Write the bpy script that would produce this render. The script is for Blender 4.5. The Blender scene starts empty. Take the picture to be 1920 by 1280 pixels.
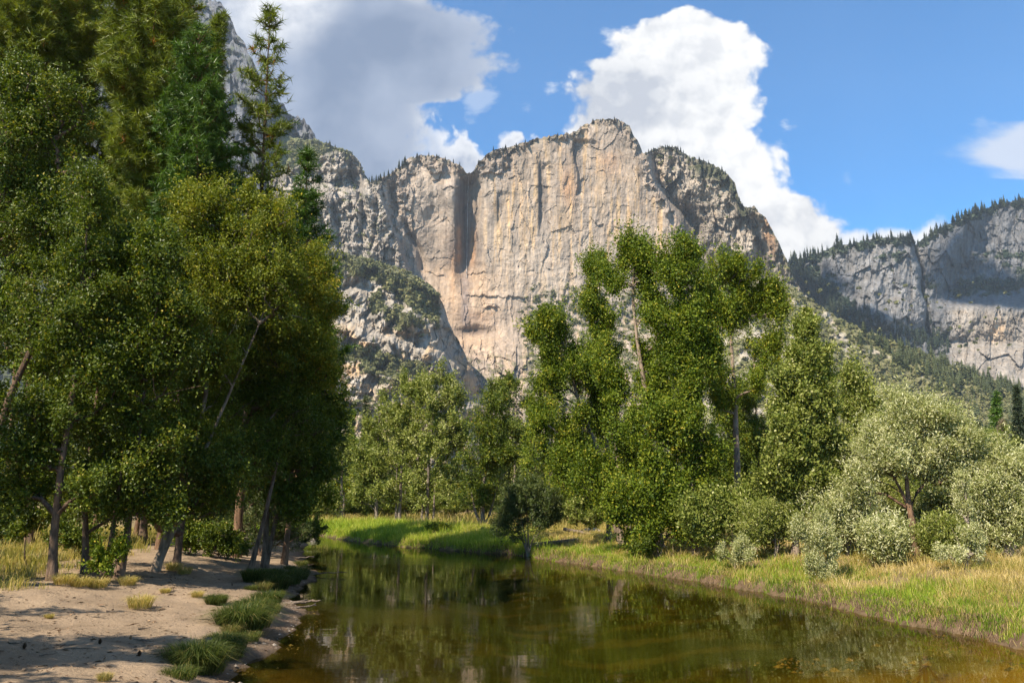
import bpy, math, random
import numpy as np

# ---------------------------------------------------------------- camera
SC = bpy.context.scene
COL = SC.collection
CAM_H = 3.0
PITCH = math.atan(302 / 1493.333)
CP, SP = math.cos(PITCH), math.sin(PITCH)
FPX = 1493.333            # photograph pixels (1920 wide) for a 28 mm lens
cam_data = bpy.data.cameras.new("camera")
cam_data.lens = 28
cam_data.sensor_width = 36
cam_data.clip_start = 0.1
cam_data.clip_end = 30000
cam = bpy.data.objects.new("camera", cam_data)
COL.objects.link(cam)
cam.location = (0, 0, CAM_H)
cam.rotation_euler = (math.pi / 2 + PITCH, 0, 0)
SC.camera = cam

# ---------------------------------------------------------------- exposure
SC.view_settings.view_transform = 'Standard'
SC.view_settings.look = 'None'
SC.view_settings.exposure = 1.2
SC.view_settings.gamma = 1.0
SC.render.engine = 'CYCLES'
SC.cycles.max_bounces = 5
SC.cycles.diffuse_bounces = 3
SC.cycles.glossy_bounces = 3
SC.cycles.transmission_bounces = 3
SC.cycles.transparent_max_bounces = 6
SC.cycles.volume_bounces = 0
SC.cycles.caustics_reflective = False
SC.cycles.caustics_refractive = False
SC.cycles.use_denoising = True

# ---------------------------------------------------------------- sun
SUN_EL = math.radians(47)
SUN_AZ = math.radians(221)      # compass bearing, camera looks to 0 (+Y); behind and to the left
SUN_DIR = np.array([math.sin(SUN_AZ) * math.cos(SUN_EL), math.cos(SUN_AZ) * math.cos(SUN_EL), math.sin(SUN_EL)])
sun_data = bpy.data.lights.new("sun", 'SUN')
sun_data.energy = 5.0
sun_data.angle = math.radians(0.53)
sun_data.color = (1.0, 0.90, 0.74)
sun = bpy.data.objects.new("sun", sun_data)
COL.objects.link(sun)
sun.rotation_euler = (math.pi / 2 - SUN_EL, 0, math.pi - SUN_AZ)
sun.location = (-60, -60, 80)


# ---------------------------------------------------------------- picture <-> place
def ray(u, v):
    x = (np.asarray(u, float) - 960) / FPX
    y = (640 - np.asarray(v, float)) / FPX
    dy = CP - y * SP
    return x / dy, (SP + y * CP) / dy       # X/Y and (Z-H)/Y


def at(u, v, Y):
    a, b = ray(u, v)
    return a * Y, Y + 0 * a, CAM_H + b * Y


def on_level(u, v, z=0.0):
    a, b = ray(u, v)
    Y = (z - CAM_H) / b
    return a * Y, Y


# ---------------------------------------------------------------- noise
def _hash(ix, iy, iz, seed):
    M = 0xFFFFFFFF
    h = (ix.astype(np.int64) * 374761393 + iy.astype(np.int64) * 668265263 + iz.astype(np.int64) * 1274126177 + seed * 974711) & M
    h = ((h ^ (h >> 13)) * 1103515245) & M
    h = ((h ^ (h >> 16)) * 2654435761) & M
    h = h ^ (h >> 15)
    return (h & 0xFFFFFF) / float(0xFFFFFF)


def vnoise(x, y, z=0.0, seed=0):
    """gradient noise, about -1..1"""
    x, y = np.broadcast_arrays(np.asarray(x, float), np.asarray(y, float))
    ix, iy = np.floor(x), np.floor(y)
    fx, fy = x - ix, y - iy
    ix, iy = ix.astype(np.int64), iy.astype(np.int64)
    iz = np.zeros_like(ix)
    ux = fx * fx * fx * (fx * (fx * 6 - 15) + 10)
    uy = fy * fy * fy * (fy * (fy * 6 - 15) + 10)
    def g(a, b):
        t = _hash(ix + a, iy + b, iz, seed) * (2 * math.pi)
        return np.cos(t) * (fx - a) + np.sin(t) * (fy - b)
    a = g(0, 0) * (1 - ux) + g(1, 0) * ux
    b = g(0, 1) * (1 - ux) + g(1, 1) * ux
    return (a * (1 - uy) + b * uy) * 1.55


def fbm(x, y, z=0.0, oct=5, seed=0, gain=0.5):
    s, a, t = 0.0, 1.0, 0.0
    x, y = np.asarray(x, float), np.asarray(y, float)
    for i in range(oct):
        s = s + a * vnoise(x + 17.3 * i, y + 5.1 * i, 0, seed + i)
        t += a
        a *= gain
        x, y = (x * 0.8 - y * 0.6) * 2.03, (x * 0.6 + y * 0.8) * 2.03
    return 1.35 * s / t


def ridged(x, y, oct=4, seed=0):
    """0..1, sharp crests"""
    s, a, t = 0.0, 1.0, 0.0
    x, y = np.asarray(x, float), np.asarray(y, float)
    for i in range(oct):
        s = s + a * (1 - np.abs(vnoise(x + 31.7 * i, y + 3.3 * i, 0, seed + i)) * 1.6)
        t += a
        a *= 0.5
        x, y = x * 2.07 + 0.2 * y, y * 2.07 - 0.2 * x
    return s / t


def vfbm(x, y, oct=5, seed=0, gain=0.55):
    """fbm without turning the axes, for streaks"""
    s, a, t = 0.0, 1.0, 0.0
    x, y = np.asarray(x, float), np.asarray(y, float)
    for i in range(oct):
        s = s + a * vnoise(x + 17.3 * i, y + 5.1 * i, 0, seed + i)
        t += a
        a *= gain
        x, y = x * 2.03, y * 2.03
    return 1.35 * s / t


def cells(x, y, seed=0, jit=0.9):
    """broken blocks: returns (random level -1..1 with a tilted face, distance to the joint)"""
    x, y = np.broadcast_arrays(np.asarray(x, float), np.asarray(y, float))
    ix, iy = np.floor(x).astype(np.int64), np.floor(y).astype(np.int64)
    z = np.zeros_like(ix)
    f1 = np.full(x.shape, 9.0); f2 = np.full(x.shape, 9.0); lev = np.zeros(x.shape)
    for a in (-1, 0, 1):
        for b in (-1, 0, 1):
            h1, h2, h3 = _hash(ix + a, iy + b, z, seed), _hash(ix + a, iy + b, z, seed + 77), _hash(ix + a, iy + b, z, seed + 154)
            dx = x - (ix + a + 0.5 + jit * (h1 - 0.5)); dy = y - (iy + b + 0.5 + jit * (h2 - 0.5))
            d = np.hypot(dx, dy)
            l = (h3 * 2 - 1) + dx * (h1 * 2 - 1) * 1.3 + dy * (h2 * 2 - 1) * 1.3
            near = d < f1
            f2 = np.where(near, f1, np.minimum(f2, d))
            lev = np.where(near, l, lev)
            f1 = np.where(near, d, f1)
    return lev, f2 - f1


def sm(x, a=0.0, b=1.0):
    t = np.clip((np.asarray(x, float) - a) / (b - a), 0, 1)
    return t * t * (3 - 2 * t)


def gauss(x, w):
    return np.exp(-(np.asarray(x, float) / w) ** 2)


def curve(points):
    p = np.array(points, float)
    return lambda x: np.interp(x, p[:, 0], p[:, 1])


# ---------------------------------------------------------------- meshes
def build_mesh(name, verts, faces, mats=(), attrs=None, smooth=False, mat_index=None):
    """faces: array (M,3) or (M,4), or a list of such arrays."""
    me = bpy.data.meshes.new(name)
    verts = np.asarray(verts, np.float32)
    if not isinstance(faces, (list, tuple)):
        faces = [faces]
    faces = [np.asarray(f, np.int32) for f in faces if len(f)]
    loops = np.concatenate([f.ravel() for f in faces])
    sizes = np.concatenate([np.full(len(f), f.shape[1], np.int32) for f in faces])
    starts = np.concatenate([[0], np.cumsum(sizes)[:-1]]).astype(np.int32)
    me.vertices.add(len(verts))
    me.vertices.foreach_set("co", verts.ravel())
    me.loops.add(len(loops))
    me.loops.foreach_set("vertex_index", loops)
    me.polygons.add(len(sizes))
    me.polygons.foreach_set("loop_start", starts)
    me.polygons.foreach_set("loop_total", sizes)
    me.polygons.foreach_set("use_smooth", np.full(len(sizes), smooth, bool))
    for m in mats:
        me.materials.append(m)
    if mat_index is not None:
        me.polygons.foreach_set("material_index", np.asarray(mat_index, np.int32))
    for k, arr in (attrs or {}).items():
        arr = np.asarray(arr, np.float32)
        if arr.ndim == 1:
            me.attributes.new(k, 'FLOAT', 'POINT').data.foreach_set("value", arr)
        else:
            if arr.shape[1] == 3:
                arr = np.concatenate([arr, np.ones((len(arr), 1), np.float32)], 1)
            me.attributes.new(k, 'FLOAT_COLOR', 'POINT').data.foreach_set("color", arr.ravel())
    me.update(calc_edges=True)
    me.validate()
    return me


def add(name, me, parent=None, loc=None):
    o = bpy.data.objects.new(name, me)
    COL.objects.link(o)
    if parent is not None:
        o.parent = parent
    if loc is not None:
        o.location = loc
    return o


def tag(o, label=None, cat=None, group=None, kind=None):
    if label: o["label"] = label
    if cat: o["category"] = cat
    if group: o["group"] = group
    if kind: o["kind"] = kind
    return o


def empty(name, loc, rz=0.0):
    o = bpy.data.objects.new(name, None)
    COL.objects.link(o)
    o.location = loc
    o.rotation_euler = (0, 0, rz)
    o.empty_display_size = 0.3
    return o


def copy_tree(o, parent=None):
    c = o.copy()
    COL.objects.link(c)
    if parent is not None:
        c.parent = parent
    for ch in list(o.children):
        copy_tree(ch, c)
    return c


def grid_faces(r, c):
    i = np.arange(r * c).reshape(r, c)
    return np.stack([i[:-1, :-1].ravel(), i[1:, :-1].ravel(), i[1:, 1:].ravel(), i[:-1, 1:].ravel()], 1)


# ---------------------------------------------------------------- node helper
class NT:
    def __init__(self, tree):
        self.t = tree
    def n(self, kind, **kw):
        nd = self.t.nodes.new(kind)
        for k, v in kw.items():
            if k.startswith("i_"):
                key = k[2:].replace("_", " ")
                self.put(nd.inputs[key], v)
            else:
                setattr(nd, k, v)
        return nd
    def put(self, sock, v):
        if isinstance(v, bpy.types.NodeSocket):
            self.t.links.new(v, sock)
        else:
            sock.default_value = v
    def math(self, op, a, b=None, c=None, clamp=False):
        nd = self.t.nodes.new('ShaderNodeMath')
        nd.operation = op
        nd.use_clamp = clamp
        for i, v in enumerate((a, b, c)):
            if v is not None:
                self.put(nd.inputs[i], v)
        return nd.outputs[0]
    def vmath(self, op, a, b=None, scale=None):
        nd = self.t.nodes.new('ShaderNodeVectorMath')
        nd.operation = op
        self.put(nd.inputs[0], a)
        if b is not None: self.put(nd.inputs[1], b)
        if scale is not None: self.put(nd.inputs['Scale'], scale)
        return nd.outputs[0]
    def noise(self, vec, scale, detail=4, rough=0.55, dist=0.0, flat=False):
        nd = self.t.nodes.new('ShaderNodeTexNoise')
        if flat: nd.noise_dimensions = '2D'
        self.put(nd.inputs['Vector'], vec)
        nd.inputs['Scale'].default_value = scale
        nd.inputs['Detail'].default_value = detail
        nd.inputs['Roughness'].default_value = rough
        nd.inputs['Distortion'].default_value = dist
        return nd.outputs['Fac']
    def mapping(self, vec, scale=(1, 1, 1), loc=(0, 0, 0)):
        nd = self.t.nodes.new('ShaderNodeMapping')
        self.put(nd.inputs['Vector'], vec)
        nd.inputs['Scale'].default_value = scale
        nd.inputs['Location'].default_value = loc
        return nd.outputs[0]
    def range(self, v, a, b, c=0.0, d=1.0, smooth=False):
        nd = self.t.nodes.new('ShaderNodeMapRange')
        if smooth: nd.interpolation_type = 'SMOOTHSTEP'
        self.put(nd.inputs[0], v)
        for i, k in enumerate((a, b, c, d)):
            self.put(nd.inputs[i + 1], k)
        return nd.outputs[0]
    def mix(self, f, a, b, blend='MIX'):
        nd = self.t.nodes.new('ShaderNodeMix')
        nd.data_type = 'RGBA'
        nd.blend_type = blend
        self.put(nd.inputs[0], f)
        for k, v in ((6, a), (7, b)):
            if isinstance(v, (tuple, list)) and len(v) == 3: v = (*v, 1)
            self.put(nd.inputs[k], v)
        return nd.outputs[2]
    def ramp(self, f, stops):
        nd = self.t.nodes.new('ShaderNodeValToRGB')
        e = nd.color_ramp.elements
        while len(e) < len(stops): e.new(0.5)
        for i, (p, c) in enumerate(stops):
            e[i].position = p
            e[i].color = (*c, 1) if len(c) == 3 else c
        self.put(nd.inputs[0], f)
        return nd.outputs[0]
    def attr(self, name, out='Color'):
        nd = self.t.nodes.new('ShaderNodeAttribute')
        nd.attribute_name = name
        return nd.outputs[out]


def new_mat(name):
    m = bpy.data.materials.new(name)
    m.use_nodes = True
    m.node_tree.nodes.clear()
    nt = NT(m.node_tree)
    out = nt.n('ShaderNodeOutputMaterial')
    return m, nt, out


# ---------------------------------------------------------------- sky
world = bpy.data.worlds.new("World")
SC.world = world
world.use_nodes = True
world.node_tree.nodes.clear()
W = NT(world.node_tree)
w_out = W.n('ShaderNodeOutputWorld')
sky = W.n('ShaderNodeTexSky')
sky.sky_type = 'NISHITA'
sky.sun_disc = False
sky.sun_elevation = SUN_EL
sky.sun_rotation = SUN_AZ
sky.altitude = 1200
sky.air_density = 1.0
sky.dust_density = 0.6
sky.ozone_density = 2.5
SKY_STRENGTH = 0.08


def edge_curve(pts, tname):
    """A Float Curve of an edge's bearing (X/Y) against elevation (Z/Y); returns a function socket->socket."""
    pts = [(ray(u, v)[0], ray(u, v)[1]) for u, v in pts]
    pts.sort(key=lambda p: p[1])
    b0, b1 = pts[0][1], pts[-1][1]
    nd = W.n('ShaderNodeFloatCurve')
    c = nd.mapping.curves[0]
    while len(c.points) < len(pts): c.points.new(0.5, 0.5)
    for p, (a, b) in zip(c.points, pts):
        p.location = ((b - b0) / (b1 - b0), (a + 2.0) / 4.0)
        p.handle_type = 'VECTOR'
    nd.mapping.update()
    def f(bs):
        W.put(nd.inputs['Value'], W.range(bs, b0, b1))
        return W.math('SUBTRACT', W.math('MULTIPLY', nd.outputs[0], 4.0), 2.0)
    return f


tc = W.n('ShaderNodeTexCoord')
sep = W.n('ShaderNodeSeparateXYZ')
W.put(sep.inputs[0], tc.outputs['Generated'])
dy_ = W.math('MAXIMUM', sep.outputs[1], 0.02)
A0 = W.math('DIVIDE', sep.outputs[0], dy_)
B0 = W.math('DIVIDE', sep.outputs[2], dy_)
comb = W.n('ShaderNodeCombineXYZ')
W.put(comb.inputs[0], A0); W.put(comb.inputs[1], B0)
P2 = comb.outputs[0]
# broad and fine billows
big = W.noise(P2, 5.0, 3, 0.5, flat=True)
def billow(vec, scale, detail=3):
    nd = W.n('ShaderNodeTexVoronoi', feature='SMOOTH_F1', voronoi_dimensions='2D')
    W.put(nd.inputs['Vector'], vec)
    nd.inputs['Scale'].default_value = scale
    nd.inputs['Detail'].default_value = detail
    nd.inputs['Roughness'].default_value = 0.55
    nd.inputs['Smoothness'].default_value = 0.6
    return nd.outputs['Distance']
warp = W.n('ShaderNodeTexNoise', noise_dimensions='2D')
W.put(warp.inputs['Vector'], P2); warp.inputs['Scale'].default_value = 9; warp.inputs['Detail'].default_value = 5
wv = W.vmath('SCALE', W.vmath('SUBTRACT', warp.outputs['Color'], (0.5, 0.5, 0.5)), scale=0.035)
PW = W.vmath('ADD', P2, wv)
bil = W.math('SUBTRACT', 0.5, billow(PW, 17.0, 3))          # lumps
PS = W.vmath('ADD', PW, (-0.008, 0.010, 0.0))
bil_s = W.math('SUBTRACT', 0.5, billow(PS, 17.0, 3))         # the same a step towards the sun
fine = W.noise(PW, 26, 6, 0.62, flat=True)
fin0 = W.math('SUBTRACT', fine, 0.5)
bigd = W.math('SUBTRACT', big, 0.5)
wisp = W.noise(W.mapping(PW, (1.0, 2.4, 1.0)), 11, 7, 0.62, flat=True)

# grey bank on the left
fa = edge_curve([(830, -260), (790, -80), (826, 0), (890, 22), (945, 48), (962, 80), (952, 120), (946, 160), (905, 184), (836, 196), (830, 230), (840, 330), (850, 460)], 'a')
ea = W.math('SUBTRACT', fa(B0), A0)
fieldA = W.math('ADD', ea, W.math('MULTIPLY', bil, 0.05))
fieldA = W.math('ADD', fieldA, W.math('MULTIPLY', fin0, 0.09))
maskA = W.range(fieldA, -0.012, 0.030, smooth=True)
# towering cumulus
fl = edge_curve([(1290, 4), (1225, 26), (1184, 36), (1150, 56), (1130, 72), (1108, 104), (1074, 116), (1060, 146), (1055, 180), (1050, 235), (1040, 300), (1000, 460)], 'l')
fr = edge_curve([(1290, 4), (1368, 30), (1410, 48), (1432, 70), (1452, 80), (1463, 104), (1442, 132), (1444, 168), (1432, 192), (1440, 232), (1456, 268),
                 (1484, 305), (1496, 332), (1488, 350), (1500, 362), (1548, 374), (1572, 394), (1588, 412), (1596, 430), (1640, 560)], 'r')
lB = W.math('SUBTRACT', A0, fl(B0))
rB = W.math('SUBTRACT', fr(B0), A0)
eb = W.math('MINIMUM', lB, rB)
fieldB = W.math('ADD', eb, W.math('MULTIPLY', bil, 0.034))
fieldB = W.math('ADD', fieldB, W.math('MULTIPLY', fin0, 0.036))
maskB = W.range(W.math('ADD', fieldB, W.math('MULTIPLY', W.math('SUBTRACT', wisp, 0.5), 0.012)), -0.006, 0.016, smooth=True)
# small cloud at the right
fc = edge_curve([(2100, 215), (1905, 228), (1850, 246), (1800, 268), (1783, 290), (1812, 306), (1872, 318), (1880, 334), (2100, 350)], 'c')
ec = W.math('SUBTRACT', A0, fc(B0))
fieldC = W.math('ADD', W.math('ADD', ec, 0.018), W.math('MULTIPLY', W.math('SUBTRACT', wisp, 0.5), 0.10))
maskC = W.math('MULTIPLY', W.range(fieldC, -0.01, 0.07, smooth=True), 0.75)
# low banks with their tops given against the bearing
def top_bank(pts, rough, edge=0.014):
    nd = W.n('ShaderNodeFloatCurve')
    q = [ray(u, v) for u, v in pts]
    cv = nd.mapping.curves[0]
    while len(cv.points) < len(q): cv.points.new(0.5, 0.5)
    for h, (a, b) in zip(cv.points, q):
        h.location = ((a - q[0][0]) / (q[-1][0] - q[0][0]), b)
        h.handle_type = 'AUTO'
    nd.mapping.update()
    W.put(nd.inputs['Value'], W.range(A0, float(q[0][0]), float(q[-1][0])))
    f = W.math('ADD', W.math('SUBTRACT', nd.outputs[0], B0), W.math('MULTIPLY', W.math('ADD', bil, fin0), rough))
    return f, W.range(f, 0.0, edge, smooth=True)


_, mE = top_bank(((1500, 456), (1560, 428), (1590, 424), (1640, 414), (1690, 416), (1740, 406), (1785, 400), (1830, 420), (1900, 460), (2000, 480)), 0.016)
maskE = W.math('MULTIPLY', mE, W.math('MULTIPLY', W.range(A0, float(ray(1540, 430)[0]), float(ray(1580, 430)[0])), W.range(A0, float(ray(1790, 430)[0]), float(ray(1740, 430)[0]))))
maskB = W.math('MAXIMUM', maskB, W.math('MULTIPLY', maskE, 0.9))
fieldF, mF = top_bank(((780, 200), (815, 184), (845, 196), (870, 222), (900, 240), (940, 240), (990, 236), (1040, 236), (1090, 240), (1140, 300)), 0.075, 0.03)
maskF = W.math('MULTIPLY', mF, W.math('MULTIPLY', W.range(A0, float(ray(770, 300)[0]), float(ray(830, 300)[0])), W.range(A0, float(ray(1110, 300)[0]), float(ray(1060, 300)[0]))))
# a few shreds
def shred(u, v, r, k=0.55):
    a, b = ray(u, v)
    d = W.vmath('DISTANCE', P2, (float(a), float(b), 0.0))
    # vector math DISTANCE gives its value on output 1
    nd = d.node
    dv = nd.outputs['Value']
    f = W.math('ADD', W.math('SUBTRACT', r / FPX, dv), W.math('MULTIPLY', W.math('SUBTRACT', wisp, 0.55), 0.09))
    return W.math('MULTIPLY', W.range(f, 0.0, 0.02, smooth=True), k)
maskD = shred(1027, 176, 14, 0.6)
for u, v, r, k in ((1468, 228, 16, 0.7), (1462, 262, 10, 0.5), (990, 208, 22, 0.35), (900, 196, 40, 0.35), (1140, 68, 16, 0.6), (1845, 222, 26, 0.2), (1590, 335, 16, 0.25)):
    maskD = W.math('MAXIMUM', maskD, shred(u, v, r, k))

# brightness of the clouds: lumps turned to the sun are bright, deep bases grey
nA = W.noise(PW, 13.0, 5, 0.55, flat=True)
nB = W.noise(W.vmath('ADD', PW, (-0.012, 0.016, 0.0)), 13.0, 5, 0.55, flat=True)
relief = W.math('ADD', W.math('MULTIPLY', W.math('SUBTRACT', bil, bil_s), 0.35), W.math('MULTIPLY', W.math('SUBTRACT', nA, nB), 0.85))
lumpB = W.range(relief, -0.16, 0.12)
soft = W.noise(PW, 7.0, 4, 0.5, flat=True)
a1, b1 = ray(1150, 190)
dg = W.vmath('DISTANCE', W.mapping(PW, (1.0, 1.0, 0.0)), (float(a1), float(b1), 0.0)).node.outputs['Value']
greyB = W.math('MULTIPLY', W.range(dg, 0.03, 0.085, 1.0, 0.0, smooth=True), 0.75)
deepB = W.range(eb, 0.0, 0.11, 0.34, 0.22)
shadeB = W.math('SUBTRACT', W.math('ADD', W.math('ADD', W.math('MULTIPLY', lumpB, 0.52), deepB), W.math('MULTIPLY', W.range(soft, 0.32, 0.68), 0.50)), 0.0)
shadeB = W.math('SUBTRACT', shadeB, greyB, clamp=True)
colB = W.mix(shadeB, (0.265, 0.278, 0.31), (0.470, 0.465, 0.458))
rimA = W.range(W.math('ADD', ea, W.math('MULTIPLY', W.math('SUBTRACT', soft, 0.5), 0.16)), 0.0, 0.085, 1.0, 0.0, smooth=True)
rimA = W.math('MULTIPLY', rimA, W.range(B0, 0.60, 0.42, 0.45, 1.0))
aT, bT = ray(520, -10)
dT = W.vmath('DISTANCE', PW, (float(aT), float(bT), 0.0)).node.outputs['Value']
topA = W.range(dT, 0.03, 0.12, 0.9, 0.0, smooth=True)
brightA = W.math('MAXIMUM', rimA, topA)
brightA = W.math('MULTIPLY', brightA, W.range(relief, -0.2, 0.08, 0.55, 1.0), clamp=True)
greyA = W.mix(W.range(soft, 0.35, 0.65), (0.100, 0.131, 0.196), (0.178, 0.209, 0.274))
colA = W.mix(brightA, greyA, (0.44, 0.443, 0.455))
skyc = W.mix(1.0, sky.outputs[0], (SKY_STRENGTH,) * 3, 'MULTIPLY')
SKY_TINT = (0.50, 1.04, 1.32)
skyc = W.mix(1.0, skyc, SKY_TINT, 'MULTIPLY')
c = W.mix(maskD, skyc, (0.40, 0.42, 0.45))
c = W.mix(maskC, c, (0.38, 0.387, 0.41))
c = W.mix(maskB, c, colB)
c = W.mix(maskA, c, colA)
shF = W.math('MULTIPLY', W.range(fieldF, 0.0, 0.10, 1.0, 0.15, smooth=True), W.range(relief, -0.2, 0.08, 0.55, 1.0), clamp=True)
c = W.mix(maskF, c, W.mix(shF, greyA, (0.46, 0.463, 0.475)))
front = W.range(sep.outputs[1], 0.03, 0.10)
c = W.mix(front, skyc, c)
world.cycles.sampling_method = 'MANUAL'
world.cycles.sample_map_resolution = 256
bg = W.n('ShaderNodeBackground')
W.put(bg.inputs['Color'], c)
bg.inputs['Strength'].default_value = 1.0
W.put(w_out.inputs['Surface'], bg.outputs[0])


# ================================================================ rock
def rock_material(name, bump=1.0, scale=1.0):
    m, N, out = new_mat(name)
    geo = N.n('ShaderNodeNewGeometry')
    pos = geo.outputs['Position']
    streak = N.noise(N.mapping(pos, (0.11 * scale, 0.05 * scale, 0.009 * scale)), 1.0, 5, 0.62)
    grit = N.noise(pos, 0.09 * scale, 6, 0.68)
    bed = N.noise(N.mapping(pos, (0.02 * scale, 0.02 * scale, 0.06 * scale)), 1.0, 5, 0.65, 0.6)
    base = N.attr('rock')
    k = N.math('MULTIPLY', N.range(streak, 0.32, 0.68, 0.66, 1.20), N.range(grit, 0.3, 0.7, 0.78, 1.16))
    cc = N.n('ShaderNodeCombineColor')
    for i in range(3): N.put(cc.inputs[i], k)
    colr = N.mix(1.0, base, cc.outputs[0], 'MULTIPLY')
    warm = N.range(bed, 0.5, 0.72, 0.0, 0.35)
    colr = N.mix(warm, colr, N.mix(1.0, colr, (1.22, 1.0, 0.74), 'MULTIPLY'))
    b = N.n('ShaderNodeBump')
    b.inputs['Strength'].default_value = 0.6
    b.inputs['Distance'].default_value = 5.0 * bump
    N.put(b.inputs['Height'], N.math('ADD', N.math('MULTIPLY', streak, 0.5), N.math('ADD', grit, N.math('MULTIPLY', bed, 0.6))))
    p = N.n('ShaderNodeBsdfPrincipled')
    N.put(p.inputs['Base Color'], colr)
    p.inputs['Roughness'].default_value = 0.9
    p.inputs['Specular IOR Level'].default_value = 0.15
    N.put(p.inputs['Normal'], b.outputs[0])
    N.put(out.inputs['Surface'], p.outputs[0])
    return m


M_ROCK = rock_material('granite')
M_ROCK_FAR = rock_material('far_granite', 1.1, 0.8)


def relief(name, u0, u1, du, top, vbot, dv, depth, colour, mat, back=260.0, jag=3.0, seed=1):
    """A rock face as real terrain: its skyline and relief in metres, and a plateau running back from the brow."""
    u = np.arange(u0, u1 + du, du)
    vt = top(u) + jag * fbm(u * 0.09, 0 * u, 0, 4, seed + 50) + 0.5 * jag * np.floor(2 * vnoise(u * 0.11, 0 * u + 3, 0, seed + 51))
    n1 = int((vbot - vt.min()) / dv) + 2
    t = np.linspace(0, 1, n1)[:, None]
    V = vt[None] + t * (vbot - vt[None])
    U = np.broadcast_to(u[None], V.shape)
    D = depth(U, V)
    X, Y, Z = at(U, V, D)
    C = colour(U, V)
    # plateau behind the brow
    nb = 7
    k = np.linspace(1, 0, nb + 1)[:-1][:, None]
    s = 1 + k * back / D[:1]
    BX, BY = X[:1] * s, Y[:1] * s
    BZ = Z[:1] - k * back * 0.10 + 0 * BX - 2 * k
    X = np.concatenate([BX, X]); Y = np.concatenate([BY, Y]); Z = np.concatenate([BZ, Z])
    C = np.concatenate([np.repeat(C[:1], nb, 0), C])
    r, c = X.shape
    me = build_mesh(name, np.stack([X, Y, Z], -1).reshape(-1, 3), grid_faces(r, c), [mat], {'rock': C.reshape(-1, 3)}, smooth=False)
    o = add(name, me)
    tag(o, kind='structure')
    return o


def lerp3(c, mask, col):
    m = np.clip(mask, 0, 1)[..., None]
    return c * (1 - m) + np.array(col, float) * m


GREEN = (0.055, 0.062, 0.026)
OLIVE = (0.085, 0.088, 0.040)

# ---- the big wall with the dry fall ------------------------------------------------
wall_top = curve([(500, 330), (560, 312), (589, 300), (612, 288), (629, 284), (650, 287), (664, 293), (677, 308), (681, 325), (691, 342), (704, 339), (715, 335),
                  (735, 324), (756, 308), (768, 296), (790, 292), (811, 292), (828, 296), (845, 302), (860, 309), (869, 318), (876, 325), (882, 326), (886, 322), (890, 318),
                  (898, 304), (906, 296), (924, 282), (955, 277), (1000, 262), (1030, 256), (1058, 252), (1082, 246), (1093, 236), (1112, 228), (1124, 225), (1155, 223),
                  (1168, 230), (1180, 236), (1187, 252), (1194, 264), (1200, 274), (1206, 286), (1214, 288), (1228, 279), (1250, 275), (1271, 277), (1284, 291),
                  (1312, 300), (1335, 308), (1352, 318), (1366, 330), (1378, 343), (1382, 360), (1386, 376), (1399, 389), (1414, 389), (1424, 398), (1437, 411),
                  (1450, 436), (1463, 462), (1472, 480), (1480, 500), (1490, 528), (1520, 570), (1600, 640)])


def edge_line(v):          # the wall's right-hand arete
    return 1187 + (v - 250) * 0.47 + 6 * np.sin(v * 0.05)


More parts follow.
